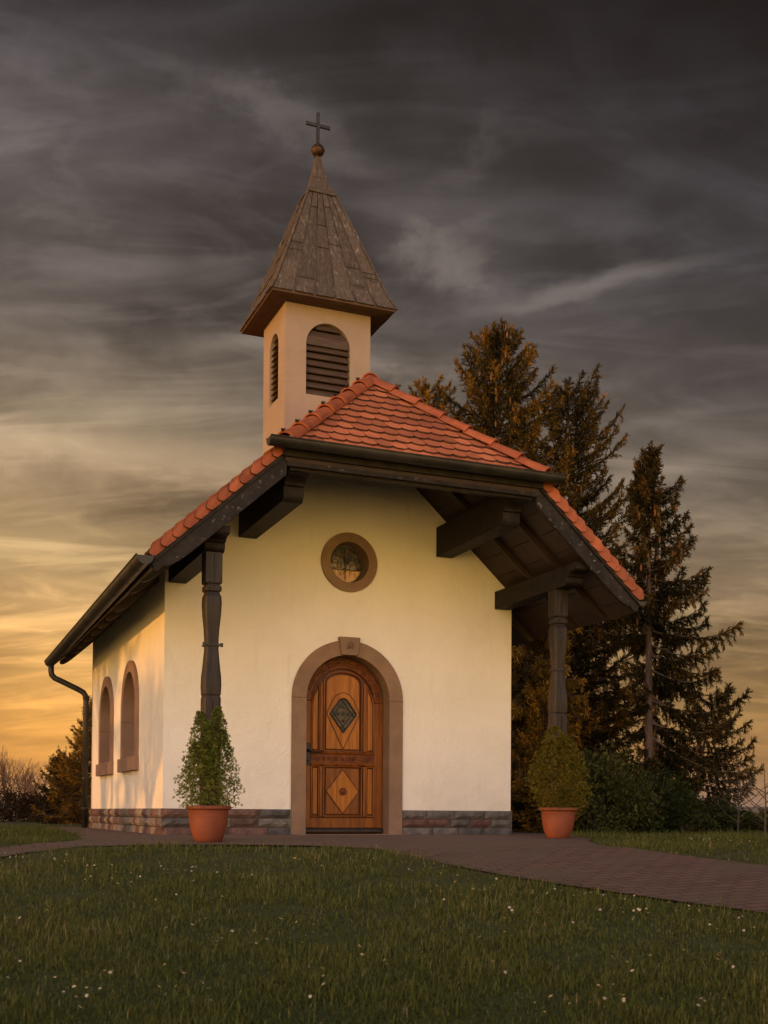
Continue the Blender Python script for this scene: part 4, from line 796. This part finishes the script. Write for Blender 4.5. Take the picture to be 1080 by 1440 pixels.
# ------------------------------------------------------------------ trees
def norm(v): return v/(np.linalg.norm(v)+1e-9)
def spruce(x, y, H, Rm, label, seed, mat=None, base=.08, dens=1.0, droop=.35, upturn=.5, asym=None, hang=.3, gap=.0, power=.8, lean=(0, 0), tr=None, needle=.11, group='spruces and firs behind the chapel', name='spruce_tree', bare=True, thick=1.0, lowcut=None, cones=0):
    mat = mat or M['spruce']; rd = random.Random(seed); rg = np.random.default_rng(seed); z0 = gz(x, y)-.05
    e = empty(name, (x, y, z0), label, 'tree', group); tb = MB(); tr = tr or H*.013
    tb.tube([(lean[0]*t*t, lean[1]*t*t, H*t) for t in (0, .1, .3, .5, .7, .85, 1)], [tr*1.25, tr, tr*.85, tr*.65, tr*.42, tr*.22, tr*.04], 10)
    nb = int(17*H*dens); st = []           # twigs: pos, dir, len, tone
    for i in range(nb):
        t = base+(1-base)*((i+rd.random())/nb)**.92; h = H*t; az_ = i*2.39996+rd.uniform(-.4, .4)
        g_ = .5+.5*math.sin(h*3.1+seed+2.0*math.cos(az_-seed))
        if rd.random() < gap*g_ or (lowcut and t < .52 and rd.random() < .42): continue
        rel = (1-t)/(1-base); Lb = Rm*(rel**power)*rd.uniform(.62, 1.12)+.10
        if asym: Lb *= 1+asym[1]*math.cos(az_-asym[0])
        if t < base+.08: Lb *= rd.uniform(.4, .9)
        if lowcut and t < lowcut and asym and math.cos(az_-asym[0]) < .15: Lb *= .35
        ct = rd.gauss(0, .10)
        out = np.array([math.cos(az_), math.sin(az_), 0]); rise = .75*t**1.5-.05-droop*(1-t)+rd.uniform(-.10, .12); rise += rd.gauss(0, .10); p = np.array([lean[0]*t*t, lean[1]*t*t, h]); pts = [p.copy()]; n = max(5, int(Lb/.12)); d = norm(out+np.array([0, 0, rise+.15]))
        for k in range(n):
            q = (k+1)/n; bend = -droop*.6*(1-q)+upturn*(q**2.2)*1.3; d = norm(out+np.array([0, 0, rise+bend-.10*math.sin(PI*q)])+rg.normal(size=3)*.05); p = p+d*(Lb/n); pts.append(p.copy())
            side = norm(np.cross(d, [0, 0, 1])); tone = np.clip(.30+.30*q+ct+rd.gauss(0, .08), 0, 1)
            if q > .15 or Lb < .5:
                tl = min(.50, (.26*Lb*(1-q)**.6+.09))*rd.uniform(.6, 1.1)
                for sg in (-1, 1):
                    st.append((p, norm(d*1.0+side*sg*rd.uniform(.45, .95)+np.array([0, 0, rd.uniform(-.30, .12)-.25*hang])), tl, tone))
                for _ in range(int(hang*2+rd.random())):
                    st.append((p, norm(d*rd.uniform(.1, .5)+side*rd.uniform(-.45, .45)+np.array([0, 0, -1.0])), rd.uniform(.12, .34)*min(1.2, .5+Lb*.4)*(1.15-.5*q), tone-.06))
                if rd.random() < .4: st.append((p, norm(d*.6+side*rd.uniform(-.4, .4)+np.array([0, 0, rd.uniform(.3, .8)])), .12, tone+.05))
        st.append((pts[-2], d, .20, tone+.05))
        r1 = min(tr*.5, .010+.010*Lb); tb.tube([tuple(q_) for q_ in pts[::2]]+[tuple(pts[-1])], [max(.003, r1*(1-j/(len(pts[::2])+1))) for j in range(len(pts[::2])+1)], 4, False)
    st.append((np.array([lean[0], lean[1], H*.98]), np.array([0, 0, 1.]), .34, .6))
    if bare:
        for i in range(int(12*base*H)):           # dead snags on the bare lower trunk
            h = rd.uniform(.12, 1)*base*H; a = rd.uniform(0, 2*PI); l = rd.uniform(.3, 1.1)*min(1, Rm*.5); c, s = math.cos(a), math.sin(a)
            tb.tube([(0, 0, h), (c*l*.5, s*l*.5, h-.05*l), (c*l, s*l, h-.22*l+rd.uniform(-.1, .1))], [.014, .009, .003], 4, False)
    if cones:
        cb = MB(); cand = [q for q in st if q[0][2] > H*.55]
        for _ in range(cones): q = rd.choice(cand); c0 = Vector(q[0]+q[1]*q[2]*.6); cb.tube([c0, c0-zz*.04, c0-zz*.10, c0-zz*.14], [.008, .018, .017, .005], 6)
        tag(cb.build('cones', M['cone'], e, fixn=False), kind='stuff')
    P = []; Dv = []; Ln = []; Tn = []
    for p, d, l, tn in st:
        m = max(2, int(l/(.036/thick)))
        for k in range(m): P.append(p+d*l*(k/m)-np.array([0, 0, .10*hang*l*(k/m)**2])); Dv.append(d); Ln.append(1-.45*k/m); Tn.append(tn)
    P = np.array(P); Dv = np.array(Dv); Ln = np.array(Ln); Tn = np.array(Tn); rep = 3
    P = np.repeat(P, rep, 0); Dv = np.repeat(Dv, rep, 0); Ln = np.repeat(Ln, rep); Tn = np.repeat(Tn, rep); n = len(P)
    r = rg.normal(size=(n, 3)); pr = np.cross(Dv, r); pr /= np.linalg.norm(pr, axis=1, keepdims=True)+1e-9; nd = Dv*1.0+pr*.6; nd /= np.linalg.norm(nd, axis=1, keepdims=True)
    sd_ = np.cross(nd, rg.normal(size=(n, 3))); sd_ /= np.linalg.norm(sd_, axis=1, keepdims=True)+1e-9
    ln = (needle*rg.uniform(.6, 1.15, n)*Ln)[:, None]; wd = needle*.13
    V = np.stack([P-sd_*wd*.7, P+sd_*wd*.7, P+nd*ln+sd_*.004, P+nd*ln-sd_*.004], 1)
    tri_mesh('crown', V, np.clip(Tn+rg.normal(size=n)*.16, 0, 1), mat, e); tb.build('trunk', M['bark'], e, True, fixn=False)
    return e
def S(px, s): return from_sl(s, s*(px-540)/1624.5)
RA = math.atan2(-sY, cY)         # azimuth of "right in the photograph"
x, y = S(600, 25); spruce(x, y, 9.55, 2.6, 'golden lit spruce tip just showing over the roof hip, leftmost of the group', 21, M['gold_lit_spruce'], droop=.1, upturn=.4, dens=1.1, power=.5)
x, y = S(700, 24); spruce(x, y, 10.3, 3.2, 'tallest spruce of the group with its pointed top above the roof', 22, M['sunny_spruce'], droop=.1, upturn=.55, dens=1.6, power=.55, hang=.5, cones=90)
x, y = S(768, 24.5); spruce(x, y, 9.3, 2.1, 'spruce right of the tallest one with long upswept branch tips', 23, M['sunny_spruce'], droop=.0, upturn=.75, dens=1.25, lean=(.45, -.15), cones=50, power=.34, hang=.35, asym=(RA, .25))
x, y = S(912, 21); spruce(x, y, 6.95, 1.72, 'open spruce with bare lower trunk and drooping branches, rightmost of the tall ones', 24, base=.16, dens=1.7, droop=.55, upturn=.50, asym=(RA, .22), hang=.9, gap=.62, power=.72, tr=.085, thick=1.2, lowcut=.5, cones=45)
x, y = S(850, 27); spruce(x, y, 6.2, 1.1, 'slender dark spruce squeezed between the leaning one and the open one', 25, base=.22, dens=.9, droop=.3, upturn=.4, hang=.5, gap=.4, power=.5, tr=.07)
x, y = S(740, 19); spruce(x, y, 4.8, 1.15, 'weeping golden lit conifer beside the right wall of the chapel', 26, M['gold_lit_spruce'], base=.03, dens=2.2, droop=.7, upturn=.0, hang=1.5, power=.4, name='weeping_conifer')
x, y = S(764, 15.8); spruce(x, y, 1.9, .55, 'young light green spruce behind the right porch post', 27, M['gold_lit_spruce'], base=.03, dens=2.8, droop=.1, upturn=.5, hang=.2, name='young_spruce', needle=.07, tr=.02)
x, y = S(921, 21.6); spruce(x, y, 5.0, .7, 'thin young spruce stem standing close to the open spruce trunk', 28, base=.45, dens=.7, droop=.5, hang=.6, gap=.6, tr=.045, name='thin_spruce')
x, y = S(975, 22); spruce(x, y, 2.5, 1.25, 'low crooked spruce with ragged boughs, right of the open spruce', 29, base=.22, dens=1.2, droop=.2, upturn=.4, hang=.7, gap=.6, power=.35, lean=(.4, -.2), tr=.05, name='crooked_spruce')
x, y = S(808, 23); spruce(x, y, 5.0, 1.2, 'dark low spruce filling the gap behind the right porch post', 30, base=.05, dens=1.3, droop=.3, upturn=.3, hang=.6, power=.5)
x, y = S(136, 23); spruce(x, y, 2.42, 1.15, 'small bushy fir by the downpipe at the left rear corner', 31, M['gold_lit_spruce'], base=.02, dens=4.6, droop=.0, upturn=.6, hang=.25, power=.85, needle=.08, tr=.04, group=None, name='fir_tree', bare=False)
x, y = S(92, 24); spruce(x, y, 1.35, .75, 'low dark fir at the foot of the small bushy fir', 32, base=.02, dens=4.6, droop=.1, upturn=.4, hang=.3, power=.6, needle=.08, tr=.03, group=None, name='fir_tree', bare=False)

# bare trees at far left: recursive branching
def bare_tree(x, y, H, label, seed, mat, spread=.55, depth=6, group=None, name='bare_tree', r0_=.05, cat='tree', stems=3):
    rd = random.Random(seed); e = empty(name, (x, y, gz(x, y)-.05), label, cat, group); tb = MB(); cb = MB()
    def grow(p, d, l, r, k):
        q = p+d*l*.5+Vector((rd.uniform(-1, 1), rd.uniform(-1, 1), 0))*l*.06; e2 = q+(d+Vector((rd.uniform(-.15, .15), rd.uniform(-.15, .15), .12))).normalized()*l*.5
        (tb if k > depth-2 else cb).tube([p, q, e2], [r, r*.85, r*.7], 5 if k > 3 else 3, False)
        if k == 0: return
        nn = 3 if rd.random() < .55 else 2
        for i in range(nn):
            nd = (d+Vector((rd.uniform(-1, 1), rd.uniform(-1, 1), rd.uniform(-.2, .7)))*spread).normalized(); grow(p+(e2-p)*rd.uniform(.55, 1), nd, l*rd.uniform(.62, .85), r*.62, k-1)
    for s_ in range(stems): a = rd.uniform(0, 2*PI); grow(Vector((math.cos(a)*.1, math.sin(a)*.1, 0)), Vector((math.cos(a)*.25, math.sin(a)*.25, 1)).normalized(), H*.30, r0_, depth)
    tb.build('trunk', mat, e, fixn=False); cb.build('crown', mat, e, fixn=False)
for px, s, h, lb, sd_ in ((22, 31, 2.15, 'bare pinkish brown tree, leftmost at the edge of the lawn', 41), (58, 33, 2.05, 'bare pinkish brown tree standing next to the small fir', 42), (-22, 30, 2.1, 'bare brown tree cut by the left picture edge', 43)):
    x, y = S(px, s); bare_tree(x, y, h, lb, sd_, M['twig'], .5, 6, 'bare trees at far left', r0_=.035, stems=4)
x, y = -9.5, 2.6; bare_tree(x, y, 2.7, 'low leafless tree beyond the left edge, shading the foot of the side wall', 45, M['twig'], .75, 7, None, r0_=.07, stems=4)
x, y = -13.5, 4.6; bare_tree(x, y, 5.2, 'leafless tree beyond the left edge of the photo, throwing dappled shade on the side wall', 44, M['twig'], .6, 7, None, r0_=.11, stems=3)
x, y = -14.5, 3.2; spruce(x, y, 5.6, 1.9, 'open spruce beyond the left edge, throwing dappled shade on the side wall', 47, base=.05, dens=.55, gap=.5, droop=.3, group=None)
x, y = -10.5, 1.6; bare_tree(x, y, 3.2, 'twiggy leafless tree beyond the left edge, nearest to the path', 48, M['twig'], .7, 7, None, r0_=.06, stems=4)
def sapling(x, y, H, label, seed, n):
    rd = random.Random(seed); e = empty('sapling', (x, y, gz(x, y)-.02), label, 'sapling'); b = MB(); b.tube([(0, 0, 0), (.01, 0, H*.5), (-.01, .01, H)], [.014, .009, .003], 6); b.build('trunk', M['sapling'], e); b = MB()
    for i in range(n):
        h = H*(.22+.5*i/n)+rd.uniform(-.03, .03); a = RA+(0 if i % 2 else PI)+rd.uniform(-.7, .7); l = rd.uniform(.35, .62)*(1.1-h/H*.55); c, s = math.cos(a), math.sin(a)
        b.tube([(0, 0, h), (c*l*.35, s*l*.35, h+l*.22), (c*l*.75, s*l*.75, h+l*.65), (c*l*.85, s*l*.85, h+l*.95)], [.007, .005, .0035, .002], 5)
        if rd.random() < .7: b.tube([(c*l*.4, s*l*.4, h+l*.26), (c*l*.85, s*l*.85, h+l*.40)], [.004, .002], 4)
    b.build('branch', M['sapling'], e)
x, y = S(1038, 15); sapling(x, y, 1.0, 'thin leafless sapling with a straight stem, left of the two', 51, 9)
x, y = S(1076, 14.4); sapling(x, y, .92, 'leafless forked sapling by the right picture edge', 52, 10)

# leafy shrubs
def shrub(x, y, H, Rr, label, seed, mat, n=2600, leaf=.05, group='shrubs along the edge of the lawn', twigs=True, name='shrub'):
    rd = random.Random(seed); rg = np.random.default_rng(seed); e = empty(name, (x, y, gz(x, y)-.03), label, 'shrub', group); b = MB(); tips = []
    for i in range(16):
        a = rd.uniform(0, 2*PI); sp = rd.uniform(.1, 1)*Rr; hh = H*rd.uniform(.55, 1.0)*(1-.35*(sp/Rr)**2); pts = [(0, 0, 0), (math.cos(a)*sp*.5, math.sin(a)*sp*.5, hh*.55), (math.cos(a)*sp, math.sin(a)*sp, hh)]; b.tube(pts, [.014, .009, .003], 4, False); tips.append(pts)
    b.build('stem', M['bark'], e, fixn=False)
    cen = []
    for _ in range(26): a = rd.uniform(0, 2*PI); q = rd.random()**.5*Rr*.85; cen.append((math.cos(a)*q, math.sin(a)*q, H*rd.uniform(.15, .85)*(1-.45*(q/Rr)**2), rd.uniform(.14, .26)*max(H, Rr), rd.uniform(-.2, .2)))
    cen = np.array(cen); id_ = rg.integers(0, len(cen), n); d = rg.normal(size=(n, 3)); d /= np.linalg.norm(d, axis=1, keepdims=True); rad = cen[id_, 3]*rg.uniform(.35, 1.15, n)
    P = cen[id_, :3]+d*rad[:, None]; P[:, 2] = np.maximum(P[:, 2], .02); nd = d+rg.normal(size=(n, 3))*.7; nd /= np.linalg.norm(nd, axis=1, keepdims=True); sd_ = np.cross(nd, rg.normal(size=(n, 3))); sd_ /= np.linalg.norm(sd_, axis=1, keepdims=True); ln = (leaf*rg.uniform(.7, 1.5, n))[:, None]; wv = sd_*ln*.28
    V = np.stack([P, P+nd*ln*.5-wv, P+nd*ln, P+nd*ln*.5+wv], 1); tri_mesh('foliage', V, np.clip(.45+cen[id_, 4]+rg.normal(size=n)*.18, 0, 1), mat, e)
    if twigs:
        pass
SH = [(735, 17.5, 1.0, .8, 'shrub', 'dark shrub against the right rear corner of the chapel'), (800, 16.6, 1.15, .75, 'shrub', 'dark shrub behind the right flower pot'), (838, 16.0, 1.25, .8, 'bright_shrub', 'taller lighter green shrub right of the potted yellowish thuja'),
      (880, 17.2, 1.1, .85, 'shrub', 'broad dark shrub below the slender spruce'), (925, 18.0, .85, .8, 'shrub', 'dark shrub at the foot of the open spruce trunk'), (965, 17.0, .75, .75, 'shrub', 'low dark shrub under the crooked spruce'),
      (1002, 17.5, .50, .60, 'shrub', 'low dark shrub right of the crooked spruce'), (1030, 18.5, .36, .50, 'bright_shrub', 'small pale green shrub behind the straight sapling'), (1060, 18.0, .34, .55, 'bright_shrub', 'small yellowish shrub between the two saplings'), (1100, 17.0, .34, .6, 'bright_shrub', 'low green shrub cut by the right picture edge'),
      (908, 21, 1.25, 1.1, 'shrub', 'large dark shrub hiding the ground between the tall spruces'), (850, 21, 1.7, 1.2, 'shrub', 'tall dark shrub deep in the shade of the spruces')]
for i, (px, s, h, r_, mt, lb) in enumerate(SH):
    x, y = S(px, s); shrub(x, y, h, r_, lb, 60+i, M[mt], int(4200*h*r_)+1800, .055)
M['brown_shrub'] = foliage('brown_shrub_leaves', [(0, (.022, .014, .008)), (.6, (.045, .028, .015)), (1, (.09, .05, .025))], .2)
for i, (px, s, h, r_, lb) in enumerate(((-30, 26, .95, 1.0, 'brown undergrowth shrub cut by the left picture edge'), (18, 27, .85, .8, 'brown undergrowth shrub below the leftmost bare tree'), (55, 27.5, .75, .8, 'brown undergrowth shrub between the bare trees and the fir'))):
    x, y = S(px, s); shrub(x, y, h, r_, lb, 80+i, M['brown_shrub'], 4200, .045, 'brown undergrowth at far left')

# ------------------------------------------------------------------ grass and daisies
poly = np.array(PATH)
def in_poly(px, py, P):
    ins = np.zeros(len(px), bool); n = len(P); j = n-1
    for i in range(n):
        xi, yi, xj, yj = P[i][0], P[i][1], P[j][0], P[j][1]
        c = ((yi > py) != (yj > py)) & (px < (xj-xi)*(py-yi)/(yj-yi+1e-12)+xi); ins ^= c; j = i
    return ins
def nz(x, y, f, a): return np.sin(x*f+a)*np.sin(y*f*1.13+a*2)+.6*np.sin((x+y)*f*1.9+a)*np.sin((x-y)*f*1.5)
def gzv(x, y):
    s = (x-CX)*sY+(y-CY)*cY; z = np.where(s < 10, -.03-.096*(10-s), np.where(s < 12, -.03*(1-((s-10)/2)**2*(3-(s-10))), 0.0)); z = np.where(s < 0, -.99, z)
    m = (y < -2.6) | (np.abs(x) > 3.2); return z+.012*np.sin(x*1.7+y*.9)*np.sin(y*1.3-x*.6)*m
def build_grass():
    n = 560000; sA, sB = 2.6, 19.0; u = rng.random(n); s = 1/(1/sA+(1/sB-1/sA)*u) ; hwid = .36*s+.9; l = rng.uniform(-1, 1, n)*hwid
    keep = rng.random(n) < np.clip(s/5.0, .55, 1.0); s, l = s[keep], l[keep]
    x = CX+s*sY+l*cY; y = CY+s*cY-l*sY; jx = x+rng.normal(size=len(x))*.045; jy = y+rng.normal(size=len(x))*.045
    ok = ~in_poly(jx, jy, PATH) & ~((np.abs(x) < 2.3) & (y > -.1) & (y < 5.5)); tuft = nz(x, y, 2.3, 1.0)+.7*nz(x, y, 6.1, 2.0); 
    ok &= rng.random(len(x)) < np.clip(.80+.22*tuft, .25, 1); x, y, s, tuft = x[ok], y[ok], s[ok], tuft[ok]; n = len(x)
    z = gzv(x, y); az_ = rng.uniform(0, 2*PI, n); ln = rng.gamma(6, .0062, n)*(1+.35*np.clip(tuft, -1, 1.5)); ln = np.clip(ln, .014, .10)*(1+.3*(s > 11.5))*np.clip(.62+.045*s, .7, 1); tall = rng.random(n) < .006; ln[tall] *= 2.4
    wd = .0013*(1+s*.14)*rng.uniform(.7, 1.3, n); lean = rng.gamma(2.5, .36, n); lean = np.clip(lean, 0, 1.5)
    dx, dy = np.cos(az_), np.sin(az_); sx, sy = -dy, dx
    def pt(f, bend, w_):
        hx = ln*f*np.sin(lean*bend); hz = ln*f*np.cos(lean*bend); return [np.stack([x+dx*hx+sg*sx*w_, y+dy*hx+sg*sy*w_, z+hz], 1) for sg in (-1, 1)]
    a = pt(0, 0, wd); b = pt(.5, .55, wd*.85); c = pt(1.0, 1.0, wd*.15)
    V = np.concatenate([np.stack([a[0], a[1], b[1], b[0]], 1), np.stack([b[0], b[1], c[1], c[0]], 1)])
    tone = np.clip(.45+.12*tuft+rng.normal(size=n)*.15+.15*(rng.random(n) < .12)+nz(x, y, .55, .7)*.10, 0, .98); tone[rng.random(n) < .025] = 1.0
    o = tri_mesh('grass', V, np.concatenate([tone, np.clip(tone+.06, 0, 1)]), M['grass']); tag(o, 'short green lawn grass in front of and around the chapel', 'grass', kind='stuff')
build_grass()
def build_daisies():
    b = MB(); n = 11
    for k in range(n):
        a = 2*PI*k/n; c, s = math.cos(a), math.sin(a); px, py = -s*.0022, c*.0022
        b.add([(c*.003, s*.003, .001), (c*.008+px, s*.008+py, .002), (c*.0115, s*.0115, .0035), (c*.008-px, s*.008-py, .002)], [(0, 1, 2, 3)], mi=0)
    b.lathe([(.0038, .001), (.0035, .003), (.0015, .0042)], n=8, mi=1); b.tube([(0, 0, .001), (.002, 0, -.03), (0, .001, -.06)], .0008, 4, False, mi=2)
    me = b.mesh('daisy'); [me.materials.append(M[q]) for q in ('petal', 'pollen', 'grass')]
    rd = random.Random(77); pts = []
    cl = [(20, 9.0), (45, 8.9), (80, 8.8), (120, 8.6), (230, 8.4), (210, 8.4), (258, 8.35), (130, 7.8), (170, 7.6), (330, 7.9), (350, 8.05), (415, 8.9), (480, 8.9), (500, 9.0), (545, 9.6), (560, 9.5), (410, 6.2), (430, 6.4), (330, 5.9), (320, 6.1), (560, 8.8), (600, 8.2), (690, 7.6), (720, 7.5), (640, 7.4), (820, 7.3), (840, 7.1), (800, 7.4), (900, 6.9), (1000, 6.7), (940, 7.0), (610, 7.4), (740, 6.6), (870, 6.5), (1040, 6.3), (120, 4.9), (60, 5.2), (800, 4.8), (870, 4.9), (900, 5.3), (700, 5.3), (240, 4.9), (980, 4.75), (1010, 5.6), (540, 5.6), (460, 5.3), (1030, 11.2), (1060, 11.0), (1010, 11.4), (1000, 11.0)]
    while len(pts) < 290:
        if rd.random() < .82: px, s = rd.choice(cl); px += rd.gauss(0, 26); s += rd.gauss(0, .16)
        else: px, s = rd.uniform(-40, 1120), 1/rd.uniform(1/11, 1/4.6)
        x, y = S(px, s)
        if in_poly(np.array([x]), np.array([y]), PATH)[0]: continue
        pts.append((x, y, s))
    for i, (x, y, s) in enumerate(pts):
        o = bpy.data.objects.new('daisy', me); col.objects.link(o); o.location = (x, y, gnd(x, y)+rd.uniform(.03, .05)); o.rotation_euler = (rd.gauss(.35, .3), rd.gauss(0, .3), rd.uniform(0, 6.28)); k = rd.uniform(.6, .95); o.scale = (k, k, k)
        tag(o, 'small white daisy growing among the grass of the lawn', 'daisy', 'daisies scattered over the lawn')
build_daisies()

# ------------------------------------------------------------------ evening haze over the far land
def build_haze():
    b = MB(); b.box(-10500, 10500, -3000, 8500, -20, 110); o = b.build('haze', [], None); m = bpy.data.materials.new('haze'); m.use_nodes = True; N = NT(m.node_tree); N.n.clear()
    v = N.new('ShaderNodeVolumePrincipled'); v.inputs['Color'].default_value = (.80, .74, .76, 1); v.inputs['Density'].default_value = .00013; v.inputs['Anisotropy'].default_value = .2
    ou = N.new('ShaderNodeOutputMaterial'); N.link(v.outputs[0], ou.inputs['Volume']); o.data.materials.append(m); tag(o, 'thin pinkish evening haze in front of the distant hills', 'haze', kind='stuff')
build_haze()
